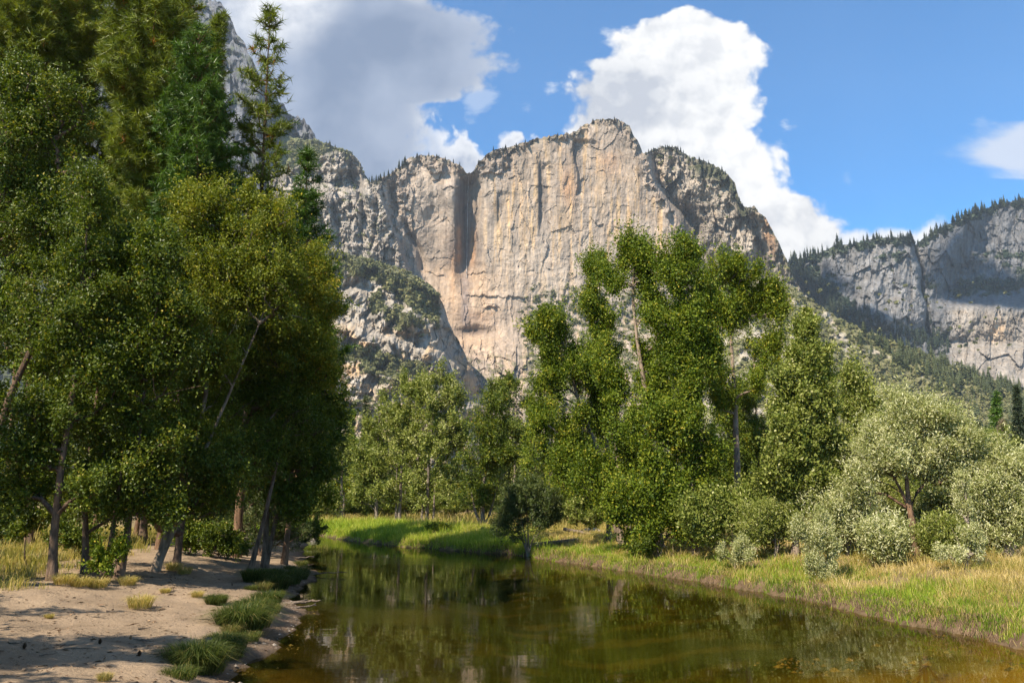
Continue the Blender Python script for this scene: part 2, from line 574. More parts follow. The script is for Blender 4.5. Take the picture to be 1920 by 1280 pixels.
def wall_depth(u, v):
    z = (600 - v) * 1.28
    D = 1900 + 0.10 * np.maximum(z, 0) - 1.15 * np.maximum(-z, 0) * sm(v, 590, 700) - 0.3 * np.maximum(-z, 0)
    smooth_wall = sm(u, 742, 790) * (1 - sm(u, edge_line(v) - 30, edge_line(v))) * np.maximum(sm(v, 300, 345), sm(u, 955, 985) * sm(v - wall_top(u), 2, 14)) * (1 - sm(v, 620, 700))
    rough = 1 - 0.92 * smooth_wall
    # recess of the fall: steep on its left wall
    wob = 5 * fbm(v * 0.03, u * 0.004, 0, 3, 6)
    D = D + 60 * sm(u + wob, 850, 872) * (1 - sm(u + 0.6 * wob, 880, 915)) * sm(v, 316, 350) * (1 - sm(v, 460, 575))
    D = D - 22 * gauss(u - 846, 16) * sm(v, 325, 350) * (1 - sm(v, 430, 520))
    # the big bowl left of it and the ramp in front
    xl = 702 + (v - 345) * 0.38
    D = D - 55 * (1 - sm(u, xl, xl + 9)) * sm(v, 330, 372) * (1 - sm(v, 500, 560))
    D = D + 26 * gauss(u - (xl + 32 + 4 * np.sin(v * 0.07)), 7) * sm(v, 400, 430) * (1 - sm(v, 500, 520))
    # clefts in the left face
    for uc, va, vb, w, dd in ((672, 345, 425, 7, 34), (626, 380, 470, 8, 26), (733, 345, 410, 8, 36), (655, 300, 345, 9, 22), (700, 350, 400, 6, 22)):
        D = D + dd * gauss(u - uc - 0.15 * (v - va), w) * sm(v, va - 8, va + 12) * (1 - sm(v, vb - 15, vb + 12))
    # overhang of the left dome
    D = D - 30 * gauss(u - 635, 45) * (1 - sm(v, 316, 327))
    # flakes and corners on the tall wall
    xf = 1074 + 9 * sm(v, 285, 330) - 4 * sm(v, 345, 372)
    D = D + 15 * sm(u, xf - 1, xf + 3) * (1 - sm(u, xf + 6, xf + 70)) * sm(v, 258, 270) * (1 - sm(v, 360, 372))
    D = D + 12 * sm(u, 1009, 1013) * (1 - sm(u, 1016, 1060)) * sm(v, 300, 320) * (1 - sm(v, 400, 450))
    D = D + 9 * sm(u, 931, 935) * (1 - sm(u, 938, 970)) * sm(v, 355, 370) * (1 - sm(v, 410, 425))
    D = D + 14 * sm(u, 940, 945) * (1 - sm(u, 950, 975)) * (1 - sm(v, 318, 326))
    # ledges (thin overhangs)
    for ua, ub, va, sl, dd in ((886, 945, 322, 0.03, 14), (826, 872, 352, -0.08, 12), (790, 838, 505, 0.30, 9), (868, 915, 512, -0.02, 10), (870, 990, 553, 0.03, 12),
                               (700, 850, 483, 0.0, 5), (905, 935, 575, -0.05, 16)):
        vl = va + sl * (u - ua)
        vl = vl + 4 * vnoise(u * 0.08, 0 * u + va, 0, 19) + 2 * vnoise(u * 0.25, 0 * u + va, 0, 18)
        dd = dd * (0.35 + 0.5 * np.abs(vnoise(u * 0.05, 0 * u + va, 0, 20)))
        D = D - dd * sm(v, vl - 12, vl) * (1 - sm(v, vl, vl + 1.6)) * sm(u, ua, ua + 8) * (1 - sm(u, ub - 8, ub))
    # plunge basin and its dark alcove
    D = D + 20 * gauss(u - 885, 40) * gauss(v - 622, 9)
    D = D - 9 * gauss(u - 895, 34) * gauss(v - 588, 24)
    # the wall turns the corner; gully; second buttress
    xe = edge_line(v)
    past = u - xe
    D = D - 16 * gauss(past + 18, 26)
    D = D + 120 * sm(past, 0, 12 + 22 * sm(v, 380, 430)) - 0.95 * np.maximum(past - 20, 0)
    D = D + 55 * gauss(past - 24, 16) * sm(v, 370, 405) * (1 - sm(v, 470, 520))
    # the last pinnacle
    xp = 1408 + (v - 400) * 0.28
    D = D + 45 * gauss(u - xp, 9) * sm(v, 395, 420)
    D = D + 0.9 * np.maximum(u - (1436 + (v - 400) * 0.40), 0)
    # ribs and ruggedness
    wq = 8 * fbm(u * 0.02, v * 0.02, 0, 3, 10)
    rib = ridged((u + wq) * 0.045 + 0.0045 * v, v * 0.0075, 4, 11)
    rib2 = ridged(u * 0.13 + 0.01 * v, v * 0.02, 3, 15)
    rug = fbm(u * 0.05, v * 0.05, 0, 5, 21, 0.55)
    blocks = ridged(u * 0.055 - v * 0.02, v * 0.05 + u * 0.012, 4, 33)
    right_b = sm(past, 5, 30)
    left_b = 1 - sm(u, 730, 760)
    D = D - rib * (2 + 18 * right_b + 6 * left_b) * rough
    D = D - rib * 5 * smooth_wall * sm(u, 900, 990)
    D = D - rib2 * (0.5 + 3 * right_b + 2 * left_b)
    D = D + rug * (2 + 7 * rough)
    D = D - blocks * 12 * rough * (0.4 + left_b)
    l1, e1 = cells((u + wq) * 0.030, v * 0.014, 301)
    l2, e2 = cells((u + 0.6 * wq) * 0.085, v * 0.045 + 0.004 * u, 302)
    l3, e3 = cells(u * 0.20, v * 0.11, 303)
    D = D + 34 * gauss(u - 818, 52) * sm(v, 350, 420) * (1 - sm(v, 500, 570))
    D = D + l1 * (1.3 + 14 * rough) + l2 * (0.7 + 8.0 * rough) + l3 * (0.2 + 2.4 * rough)
    return D


def wall_colour(u, v):
    c = np.empty(u.shape + (3,))
    c[:] = (0.305, 0.245, 0.196)
    tone = fbm(u * 0.012, v * 0.009, 0, 4, 61)
    st = vfbm(u * 0.09, v * 0.006, 5, 62, 0.6)
    st2 = vfbm(u * 0.22, v * 0.010, 4, 63, 0.6)
    blot = fbm(u * 0.04, v * 0.035, 0, 5, 64)
    xe = edge_line(v)
    left = 1 - sm(u, 700 + (v - 350) * 0.38, 735 + (v - 350) * 0.38)
    c = lerp3(c, left * 0.85, (0.30, 0.265, 0.228))
    right = sm(u, xe, xe + 20)
    c = lerp3(c, right * 0.85, (0.305, 0.262, 0.215))
    c *= (1 + 0.28 * tone + (0.10 + 0.16 * (1 - 0.8 * sm(u, 880, 930) * (1 - right))) * blot + 0.22 * st2 + 0.20 * st)[..., None]
    face = sm(u, 880, 930) * (1 - sm(u, xe - 25, xe))
    # pale lower part of the tall wall
    c = lerp3(c, face * sm(v, 380, 500) * (1 - sm(v, 560, 620)) * 0.5 * (0.7 + 0.6 * tone), (0.385, 0.315, 0.252))
    # ochre and rust curtains
    rust = (0.42, 0.225, 0.105)
    och = (0.46, 0.31, 0.165)
    c = lerp3(c, face * sm(st, 0.05, 0.38) * 0.85 * (1 - 0.6 * sm(v, 430, 520)), och)
    for uc, vc, wu, wv_, a in ((1066, 345, 13, 42, 0.95), (1142, 305, 22, 22, 0.8), (1125, 345, 10, 60, 0.55), (980, 400, 9, 90, 0.5), (950, 420, 8, 60, 0.4), (1000, 300, 30, 50, 0.3),
                               (1060, 410, 16, 30, 0.45), (1180, 330, 8, 60, 0.3), (1438, 425, 9, 34, 0.95), (1448, 455, 7, 30, 0.7), (1420, 400, 8, 14, 0.4), (1240, 330, 10, 30, 0.25)):
        g = gauss(u - uc - 0.05 * (v - vc) - 5 * st2, wu) * gauss(v - vc, wv_)
        c = lerp3(c, g * a * (0.75 + 0.5 * st2), rust if a > 0.6 else och)
    # grey-brown upper band
    c = lerp3(c, face * (1 - sm(v, 290, 360)) * 0.6 * (0.6 + 0.8 * blot), (0.235, 0.19, 0.155))
    # black water streaks
    for uc, va, vb, w, a in ((1011, 300, 440, 4, 0.75), (1076, 262, 330, 4.5, 0.8), (1022, 330, 420, 3, 0.45), (985, 290, 330, 5, 0.4), (1120, 240, 290, 5, 0.4),
                             (933, 360, 420, 7, 0.55), (925, 380, 405, 5, 0.5), (1160, 240, 300, 4, 0.5), (1200, 300, 400, 4, 0.4), (1046, 300, 420, 3, 0.35), (1096, 300, 400, 2.6, 0.4),
                             (960, 285, 330, 5, 0.35), (1110, 370, 450, 2.6, 0.3)):
        g = gauss(u - uc - 2.5 * st2 - 0.02 * (v - va), w) * sm(v, va - 10, va + 18) * (1 - sm(v, vb - 50, vb + 20))
        c = lerp3(c, np.clip(g * a * 1.25, 0, 0.92), (0.11, 0.092, 0.080))
    c = lerp3(c, face * sm(st2, 0.12, 0.45) * 0.6 * (1 - sm(v, 420, 540)), (0.19, 0.16, 0.135))
    # stained bowl and apron around the fall
    bowl = gauss(u - 815, 60) * sm(v, 395, 440) * (1 - sm(v, 500, 560))
    c = lerp3(c, bowl * 0.7 * (0.75 + 0.6 * blot), (0.22, 0.17, 0.13))
    fall = gauss(u - 870 + 0.02 * (v - 340), 17 + 13 * sm(v, 390, 470)) * sm(v, 322, 350) * (1 - sm(v, 500, 560))
    c = lerp3(c, fall * 0.95 * (0.9 + 0.5 * st2), (0.095, 0.066, 0.055))
    for uc, va, vb, a in ((860, 415, 480, 0.9), (886, 415, 480, 0.75), (850, 470, 560, 0.5)):
        c = lerp3(c, gauss(u - uc, 5.5) * sm(v, va, va + 20) * (1 - sm(v, vb, vb + 30)) * a, (0.40, 0.22, 0.11))
    apron = gauss(u - 872, 70) * sm(v, 480, 520) * (1 - sm(v, 640, 690))
    c = lerp3(c, apron * 0.72 * (0.8 + 0.5 * blot), (0.42, 0.275, 0.165))
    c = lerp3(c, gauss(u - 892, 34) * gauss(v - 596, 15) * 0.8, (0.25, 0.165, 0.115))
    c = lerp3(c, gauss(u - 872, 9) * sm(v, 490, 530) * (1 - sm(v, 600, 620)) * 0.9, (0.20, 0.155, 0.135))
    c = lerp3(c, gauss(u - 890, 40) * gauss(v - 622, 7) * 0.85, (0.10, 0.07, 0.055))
    # cracks
    wq = 8 * fbm(u * 0.02, v * 0.02, 0, 3, 10)
    l2, e2 = cells((u + 0.6 * wq) * 0.085, v * 0.045 + 0.004 * u, 302)
    l3, e3 = cells(u * 0.20, v * 0.11, 303)
    c *= (1 + (0.13 * l2 + 0.10 * l3) * (0.3 + 0.7 * np.maximum(left, right)))[..., None]
    c = lerp3(c, (1 - sm(e2, 0.02, 0.10)) * (0.15 + 0.5 * (left + right)) * sm(blot, -0.3, 0.2), (0.12, 0.10, 0.09))
    ck = ridged(u * 0.035 + 0.3 * vnoise(u * 0.05, v * 0.05, 0, 71), v * 0.03, 3, 72)
    c = lerp3(c, sm(ck, 0.80, 0.95) * (0.25 + 0.45 * (left + right)), (0.14, 0.12, 0.105))
    # grass and scrub: ledges, brow, talus fan
    veg = fbm(u * 0.07, v * 0.11, 0, 5, 81)
    fan = sm(v, 525 - 0.12 * (u - 960), 575 - 0.12 * (u - 960)) * sm(u, 965, 1010) * (1 - sm(u, 1440, 1500))
    c = lerp3(c, fan * sm(veg + 0.25 * sm(v, 560, 700), -0.12, 0.2) * 0.9, OLIVE)
    c = lerp3(c, right * sm(veg - 0.002 * (v - 330), 0.30, 0.5) * 0.75, GREEN)
    brow = 1 - sm(v - wall_top(u), 3, 16)
    c = lerp3(c, brow * sm(veg, -0.3, 0.2) * (0.55 + 0.4 * right), (0.085, 0.085, 0.05))
    hg = right * gauss(v - wall_top(u) - 14, 18) * sm(u, 1285, 1310) * (1 - sm(u, 1395, 1412))
    c = lerp3(c, hg * 0.9, GREEN)
    c = lerp3(c, left * sm(veg, 0.30, 0.46) * 0.7, OLIVE)
    low = sm(v, 640, 690)
    c = lerp3(c, low * sm(veg, 0.0, 0.3) * 0.7, OLIVE)
    return np.clip(c, 0.02, 0.7)


big_wall = relief('granite_wall', 505, 1560, 1.45, wall_top, 952, 1.6, wall_depth, wall_colour, M_ROCK, seed=3)
big_wall["label"] = "tall pale granite wall with rust streaks and the dry waterfall gully"

# ---- foreground buttress left of the gorge -----------------------------------------
butt_top = curve([(560, 455), (600, 462), (629, 470), (660, 478), (700, 488), (735, 498), (763, 508), (800, 530), (822, 550), (832, 575), (840, 600), (848, 618),
                  (862, 645), (876, 672), (890, 700), (903, 724), (918, 760), (930, 800), (945, 850)])


def butt_depth(u, v):
    dv = v - butt_top(u)
    D = 1560 - 1.05 * dv
    wu, wv_ = 14 * fbm(u * 0.02, v * 0.02, 0, 3, 5), 14 * fbm(u * 0.02 + 9, v * 0.02, 0, 3, 6)
    q = (v + wv_ - 0.32 * (u - 640)) / 66.0
    f = q - np.floor(q)
    D = D + 58 * (f - sm(f, 0.0, 0.36)) * (0.6 + 0.8 * sm(fbm(u * 0.02, v * 0.02, 0, 3, 7), -0.4, 0.4))
    D = D - ridged((u + wu) * 0.024 + v * 0.008, v * 0.010, 4, 91) * 30
    D = D - ridged((u + wu) * 0.07 + v * 0.035, v * 0.022, 3, 95) * 7
    D = D + fbm(u * 0.05, v * 0.05, 0, 4, 97) * 7
    D = D + cells((u + wu) * 0.028, v * 0.017 + 0.006 * u, 311)[0] * 13 + cells((u + 0.5 * wu) * 0.08, v * 0.05 + 0.02 * u, 312)[0] * 6 + cells(u * 0.2, v * 0.13, 313)[0] * 2
    # the right flank turns into the gorge
    redge = np.interp(v, [540, 575, 600, 618, 645, 672, 700, 724, 760, 800], [820, 832, 840, 848, 862, 876, 890, 903, 918, 930])
    D = D + 95 * sm(u - redge, -46, 4) * sm(v, 548, 580)
    D = D - 26 * gauss(u - redge + 62, 16) * sm(v, 545, 570)
    return D


def butt_veg(u, v):
    dv = v - butt_top(u)
    n = fbm(u * 0.05, v * 0.09, 0, 5, 101)
    b1 = (1 - sm(dv, 26 + 26 * sm(u, 690, 780), 48 + 34 * sm(u, 690, 780))) * (1 - sm(u, 818, 828))
    b2 = gauss(v - (590 + 0.35 * (u - 735)), 20) * gauss(u - 752, 44)
    b3 = gauss(v - (655 + 0.28 * (u - 640)), 17) * (1 - sm(u, 790, 840))
    b4 = gauss(u - 705, 16) * gauss(v - 565, 26)
    b5 = gauss(v - 690 - 0.2 * (u - 700), 22) * gauss(u - 725, 70)
    b6 = gauss(v - 760, 40) * 0.4
    return np.clip(np.maximum.reduce([b1 * 1.1, b2, b3 * 1.05, b4, b5 * 0.9, b6]) + 0.7 * n - 0.02, 0, 1)


def butt_colour(u, v):
    c = np.empty(u.shape + (3,))
    c[:] = (0.30, 0.262, 0.217)
    bl = fbm(u * 0.03, v * 0.03, 0, 5, 111)
    st = vfbm(u * 0.10 + v * 0.03, v * 0.014, 5, 112)
    c *= (1 + 0.25 * bl + 0.25 * st)[..., None]
    # ochre slabs
    c = lerp3(c, sm(fbm(u * 0.022, v * 0.03, 0, 4, 113), 0.0, 0.35) * sm(v, 580, 640) * 0.7, (0.46, 0.30, 0.155))
    c = lerp3(c, sm(v, 700, 745) * sm(u, 640, 700) * (1 - sm(u, 800, 840)) * 0.6, (0.47, 0.36, 0.24))
    veg = butt_veg(u, v)
    c = lerp3(c, sm(veg, 0.35, 0.6) * 0.92, (0.095, 0.098, 0.045))
    ck = ridged(u * 0.05, v * 0.035, 3, 115)
    c = lerp3(c, sm(ck, 0.8, 0.95) * 0.5, (0.13, 0.12, 0.11))
    return np.clip(c, 0.02, 0.7)


buttress = relief('granite_buttress', 560, 946, 1.5, butt_top, 952, 1.7, butt_depth, butt_colour, M_ROCK, back=150, jag=4, seed=23)
buttress["label"] = "terraced grey buttress with scrubby ledges in front of the tall wall"

# ---- scrubby hillside on the right -------------------------------------------------
hill_top = curve([(1300, 512), (1380, 520), (1440, 528), (1466, 532), (1490, 540), (1510, 554), (1540, 576), (1565, 592), (1590, 606), (1615, 618), (1660, 634), (1720, 656),
                  (1783, 684), (1850, 708), (1920, 728), (2000, 750)])


def hill_depth(u, v):
    dv = v - hill_top(u)
    D = 1560 - 0.25 * np.maximum(u - 1480, 0) - 3.0 * dv
    D = np.maximum(D, 520)
    D = D + fbm(u * 0.02, v * 0.03, 0, 4, 121) * 40 - ridged(u * 0.03 + v * 0.018, v * 0.03 - u * 0.01, 4, 122) * 34 * np.exp(-dv / 160)
    return D + fbm(u * 0.12, v * 0.12, 0, 3, 124) * 7


def hill_bare(u, v):
    n = fbm(u * 0.035 - v * 0.02, v * 0.05, 0, 5, 131)
    b = 0.4 * (1 - sm(u, 1500, 1560)) + gauss(u - (1560 + 0.5 * (v - 600)), 14) * sm(v, 560, 600) * (1 - sm(v, 660, 690)) * 0.45
    b = b + 0.55 * gauss((u - 1620) - 1.3 * (v - 655), 22) * gauss(v - 657, 16)
    b = b + 0.5 * gauss(u - 1640, 24) * gauss(v - 752, 22)
    return np.clip(0.0 + b + 0.7 * n, 0, 1)


def hill_colour(u, v):
    c = np.empty(u.shape + (3,))
    n = fbm(u * 0.05, v * 0.06, 0, 5, 133)
    c[:] = (0.155, 0.145, 0.070)
    c *= (1 + 0.5 * n)[..., None]
    c = lerp3(c, sm(hill_bare(u, v), 0.35, 0.65) * 0.9, (0.36, 0.31, 0.245))
    return np.clip(c, 0.02, 0.6)


hill = relief('hillside', 1300, 2000, 2.0, hill_top, 952, 2.2, hill_depth, hill_colour, M_ROCK, back=160, jag=4, seed=43)
hill["label"] = "olive scrub hillside falling to the right below the wall"

# ---- far cliffs on the right -------------------------------------------------------
far_top = curve([(1400, 512), (1440, 500), (1476, 492), (1505, 484), (1527, 478), (1561, 464), (1612, 454), (1640, 448), (1668, 446), (1700, 446), (1712, 452), (1718, 462), (1724, 452), (1740, 442),
                 (1760, 430), (1783, 420), (1826, 400), (1868, 384), (1920, 372), (1990, 352)])


def far_gorge(v):
    return 1716 + (v - 455) * 0.155 + 3 * np.sin(v * 0.09)


def far_depth(u, v):
    g = far_gorge(v)
    D = 2450 + 0.55 * np.maximum(0, 600 - v) * 1.6 - 3.0 * np.maximum(0, v - 640)
    left = 1 - sm(u, g - 2, g + 2)
    dome = np.sqrt(np.clip(1 - ((u - 1650) / 112.0) ** 2, 0, 1))
    D = D - 150 * dome * left
    D = D + (1 - left) * (-10 - 0.65 * np.clip(u - g, 0, 130))
    D = D + 55 * gauss(u - g, 4 + 3 * np.abs(vnoise(v * 0.06, 0 * v, 0, 8)))
    # slanting facets of the right-hand wall
    D = D + (1 - left) * 120 * sm(u - (1790 - 0.5 * (v - 450)), 0, 50) * (1 - sm(v, 540, 580)) - (1 - left) * 40 * sm(v, 560, 585)
    D = D - ridged(u * 0.03 + v * 0.006, v * 0.008, 4, 141) * 16 - ridged(u * 0.09 + v * 0.01, v * 0.02, 3, 143) * 5
    D = D + cells(u * 0.03, v * 0.016, 321)[0] * 11 + cells(u * 0.085, v * 0.05 + 0.01 * u, 322)[0] * 5 + cells(u * 0.2, v * 0.12, 323)[0] * 1.5
    D = D + fbm(u * 0.04, v * 0.03, 0, 4, 145) * 18
    return D


def far_veg(u, v):
    n = fbm(u * 0.04, v * 0.07, 0, 5, 151)
    g = far_gorge(v)
    brow = 1 - sm(v - far_top(u), 4, 26 + 18 * (1 - sm(u, 1500, 1560)))
    w1 = (1 - sm(u, 1500 + 0.9 * (v - 480), 1530 + 0.9 * (v - 480))) * sm(v, 490, 505)
    r1 = sm(u, 1770, 1800) * gauss(v - (540 - 0.1 * (u - 1800)), 20)
    r2 = gauss(v - (480 + 0.2 * (u - 1840)), 22) * sm(u, 1800, 1850) * 0.55
    r3 = gauss(u - (g + 24), 22) * gauss(v - 530, 40) * 0.5
    l2 = gauss(v - 486, 18) * gauss(u - 1665, 34) * 0.7
    return np.clip(np.maximum.reduce([brow, w1 * 1.2, r1, r2, r3, l2]) + 0.85 * n - 0.15, 0, 1)


def far_colour(u, v):
    c = np.empty(u.shape + (3,))
    c[:] = (0.165, 0.158, 0.155)
    st = vfbm(u * 0.11 + 0.012 * v, v * 0.009, 5, 161)
    bl = fbm(u * 0.03, v * 0.03, 0, 5, 162)
    g = far_gorge(v)
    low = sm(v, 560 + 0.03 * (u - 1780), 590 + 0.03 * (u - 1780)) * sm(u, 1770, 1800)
    c = lerp3(c, sm(u, g, g + 10) * (1 - low) * 0.75, (0.105, 0.104, 0.108))  # cloud shade on the upper right wall, put into the rock colour
    c = lerp3(c, low, (0.235, 0.205, 0.175))  # sunlit lower part painted paler
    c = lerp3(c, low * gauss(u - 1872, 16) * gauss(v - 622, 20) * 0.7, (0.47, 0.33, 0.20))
    c *= (1 + 0.32 * st + 0.28 * bl)[..., None]
    c = lerp3(c, sm(far_veg(u, v), 0.35, 0.6) * 0.92, (0.040, 0.050, 0.030))
    ck = ridged(u * 0.05 - v * 0.02, v * 0.03, 3, 165)
    c = lerp3(c, sm(ck, 0.78, 0.95) * 0.5, (0.10, 0.10, 0.10))
    return np.clip(c, 0.015, 0.6)


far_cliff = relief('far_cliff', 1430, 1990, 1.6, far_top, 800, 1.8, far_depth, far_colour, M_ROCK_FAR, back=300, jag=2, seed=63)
far_cliff["label"] = "far grey cliffs split by a dark gorge, edged with forest"

# ---- side cliff behind the pines, and the green shoulder ----------------------------
side_top = curve([(-120, -170), (200, -130), (330, -70), (372, -16), (388, -2), (412, 6), (424, 20), (433, 38), (443, 64), (452, 74), (460, 86), (467, 103), (480, 130), (500, 160),
                  (530, 198), (546, 218), (556, 222), (570, 226), (584, 243), (590, 254), (596, 270), (610, 300), (640, 360), (660, 400)])


def side_depth(u, v):
    D = 2050 - 0.6 * (u - 300) + 0.35 * np.maximum(0, 500 - v) + 260 * sm(u, 480, 560)
    D = D - ridged(u * 0.03 + v * 0.012, v * 0.01, 4, 171) * 24 + cells(u * 0.03, v * 0.014, 331)[0] * 16 + cells(u * 0.09, v * 0.05, 332)[0] * 9
    return D + fbm(u * 0.05, v * 0.05, 0, 5, 175) * 22


def side_colour(u, v):
    c = np.empty(u.shape + (3,))
    c[:] = (0.115, 0.118, 0.135)
    c *= (1 + 0.35 * vfbm(u * 0.06, v * 0.02, 5, 181) + 0.25 * fbm(u * 0.03, v * 0.03, 0, 5, 182))[..., None]
    c = lerp3(c, sm(fbm(u * 0.05, v * 0.06, 0, 5, 183), 0.12, 0.4) * 0.85, (0.06, 0.07, 0.04))
    c = lerp3(c, sm(v, 330, 420), (0.07, 0.08, 0.035))
    return np.clip(c, 0.02, 0.6)


side = relief('side_cliff', -120, 660, 2.6, side_top, 952, 3.2, side_depth, side_colour, M_ROCK_FAR, back=200, jag=5, seed=83)
# clouds overhead, outside the picture, whose shadow lies on the far cliffs
m_cloud, N, out = new_mat('cloud_white')
p = N.n('ShaderNodeBsdfDiffuse'); p.inputs['Color'].default_value = (0.8, 0.8, 0.8, 1)
N.put(out.inputs['Surface'], p.outputs[0])
import bmesh
for u, v, D, r, q in ((1862, 470, 2380, (190, 190, 60), 6500), (1530, 520, 2420, (80, 120, 40), 6000), (1640, 640, 2300, (120, 90, 40), 6300)):
    bm = bmesh.new(); bmesh.ops.create_icosphere(bm, subdivisions=5, radius=1.0)
    co = np.array([w.co[:] for w in bm.verts]); f = np.array([[w.index for w in fc.verts] for fc in bm.faces]); bm.free()
    co = co * (1 + 0.45 * fbm(co[:, 0] * 1.6 + co[:, 2], co[:, 1] * 1.6 + u, 0, 4, 31))[:, None] * np.array(r)
    x, y, z = at(u, v, D)
    o = add('cloud', build_mesh('cloud', co, f, [m_cloud], smooth=True))
    o.location = (float(x) + SUN_DIR[0] * q, float(y) + SUN_DIR[1] * q, float(z) + SUN_DIR[2] * q)
    tag(o, kind='structure')

side["label"] = "steep grey side cliff behind the pines on the left"

shoulder_top = curve([(500, 250), (540, 256), (566, 262), (594, 262), (612, 270), (632, 279), (650, 284), (664, 292), (680, 320), (700, 352), (720, 400)])


def shoulder_depth(u, v):
    return 2120 - 0.9 * (v - shoulder_top(u)) + fbm(u * 0.05, v * 0.05, 0, 4, 191) * 14


def shoulder_colour(u, v):
    c = np.empty(u.shape + (3,))
    c[:] = (0.115, 0.120, 0.052)
    return c * (1 + 0.5 * fbm(u * 0.1, v * 0.1, 0, 4, 193))[..., None]


shoulder = relief('green_shoulder', 500, 720, 2.5, shoulder_top, 420, 2.5, shoulder_depth, shoulder_colour, M_ROCK, back=140, jag=2, seed=93)
shoulder["label"] = "scrub covered shoulder of hill behind the left dome"

# ---- the thin fall -----------------------------------------------------------------
vv = np.linspace(330, 520, 120)
uu = 878 - 0.018 * (vv - 330) + 0.8 * fbm(vv * 0.06, 0 * vv, 0, 3, 5)
ww = 0.30 + 0.25 * np.abs(fbm(vv * 0.15, 0 * vv + 4, 0, 3, 9)) + 0.4 * gauss(vv - 418, 9)
rows = []
for k in (-1, -0.4, 0.4, 1):
    X, Y, Z = at(uu + k * ww, vv, wall_depth(uu + k * ww, vv) - 5 - 2.0 * (1 - k * k))
    rows.append(np.stack([X, Y, Z], 1))
R_ = np.stack(rows, 1)
m_fall, N, out = new_mat('falling_water')
p = N.n('ShaderNodeBsdfPrincipled')
geo = N.n('ShaderNodeNewGeometry')
N.put(p.inputs['Base Color'], N.ramp(N.noise(N.mapping(geo.outputs['Position'], (0.4, 0.4, 0.06)), 1.0, 4), [(0.35, (0.20, 0.17, 0.15)), (0.65, (0.55, 0.54, 0.54))]))
p.inputs['Roughness'].default_value = 0.5
N.put(out.inputs['Surface'], p.outputs[0])
fall = add('waterfall', build_mesh('waterfall', R_.reshape(-1, 3), grid_faces(120, 4), [m_fall]))
tag(fall, "thin white thread of water falling down the dark gully of the wall", "waterfall", kind='structure')


# ================================================================ ground and river
def shore(pts):
    return [tuple(float(q) for q in on_level(u, v, 0.0)) for u, v in pts]


near_shore = [(60, -24), (40, -14), (14, -4), (4, 4.0), (-1.2, 7.6), (-3.4, 10.4)] + shore(
    [(452, 1272), (505, 1214), (556, 1166), (572, 1148), (560, 1138), (548, 1124), (560, 1106), (584, 1088), (590, 1072), (566, 1052), (566, 1036), (574, 1018), (580, 1010)]) + \
    [(-21, 66), (-30, 69), (-60, 72), (-140, 66)]
far_shore = [(-140, 92), (-60, 88), (-30, 80), (-22, 77.5)] + shore(
    [(592, 1002), (612, 1006), (660, 1014), (700, 1019), (775, 1027), (800, 1027), (832, 1031), (900, 1036), (965, 1040), (1000, 1044), (1040, 1052), (1080, 1057), (1140, 1066), (1200, 1073),
     (1280, 1086), (1350, 1099), (1420, 1110), (1500, 1124), (1560, 1138), (1640, 1156), (1700, 1170), (1760, 1182), (1840, 1200), (1920, 1219)]) + \
    [(12.5, 13.6), (18, 9), (28, 2), (44, -8), (70, -20)]
near_shore = np.array(near_shore); far_shore = np.array(far_shore)
river_poly = np.concatenate([near_shore, far_shore])


def seg_dist(px, py, poly):
    best = np.full(px.shape, 1e9)
    for (x0, y0), (x1, y1) in zip(poly[:-1], poly[1:]):
        dx, dy = x1 - x0, y1 - y0
        t = np.clip(((px - x0) * dx + (py - y0) * dy) / (dx * dx + dy * dy + 1e-9), 0, 1)
        best = np.minimum(best, np.hypot(px - x0 - t * dx, py - y0 - t * dy))
    return best


def in_river(px, py):
    ins = np.zeros(px.shape, bool)
    P = river_poly
    j = len(P) - 1
    for i in range(len(P)):
        xi, yi, xj, yj = P[i][0], P[i][1], P[j][0], P[j][1]
        if yi != yj:
            c = ((yi > py) != (yj > py)) & (px < (xj - xi) * (py - yi) / (yj - yi) + xi)
            ins ^= c
        j = i
    return ins


def bank(px, py):
    """distance to water (negative in it) and 1 on the far bank, 0 on the near bank"""
    dn, df = seg_dist(px, py, near_shore), seg_dist(px, py, far_shore)
    w = 0.35 * fbm(px * 0.5, py * 0.5, 0, 3, 201) + 0.10 * fbm(px * 2.0, py * 2.0, 0, 2, 205)
    d = np.minimum(dn, df)
    ins = in_river(px, py)
    return np.where(ins, -d, d) + w * np.exp(-d / 3), (df < dn)


def ground_h(px, py):
    px = np.asarray(px, float); py = np.asarray(py, float)
    d, far = bank(px, py)
    dd = np.maximum(d, 0)
    un = fbm(px * 0.25, py * 0.25, 0, 4, 211)
    sand = 0.05 + 0.40 * sm(dd, 0, 1.4) + 0.55 * sm(dd, 0.8, 7) + 0.12 * un * sm(dd, 0.5, 3) + (0.05 * fbm(px * 1.3, py * 1.3, 0, 3, 213) - 0.05 * np.clip(fbm(px * 3.0, py * 3.0, 0, 2, 219), 0, 1)) * sm(dd, 0.3, 2)
    cut = 0.30 * sm(dd, 0.0, 0.55) + 0.62 * sm(dd, 0.5, 7) + 0.16 * un * sm(dd, 0.3, 3) + 0.06 * fbm(px * 1.7, py * 1.7, 0, 3, 215)
    h = np.where(far, cut, sand)
    roll = 0.35 * fbm(px * 0.03, py * 0.03, 0, 3, 217) * sm(dd, 6, 30)
    bed = -0.06 - 0.55 * sm(-d, 0, 3.0) - 0.5 * sm(-d, 3, 8)
    return np.where(d > 0, h + roll, bed)


def spaced(a, b, fine, grow, limit0, limit1):
    left = [a]; s = fine
    while left[-1] > limit0: s *= grow; left.append(left[-1] - s)
    mid = np.arange(a, b, fine)
    right = [b]; s = fine
    while right[-1] < limit1: s *= grow; right.append(right[-1] + s)
    return np.concatenate([left[:0:-1], mid, right])


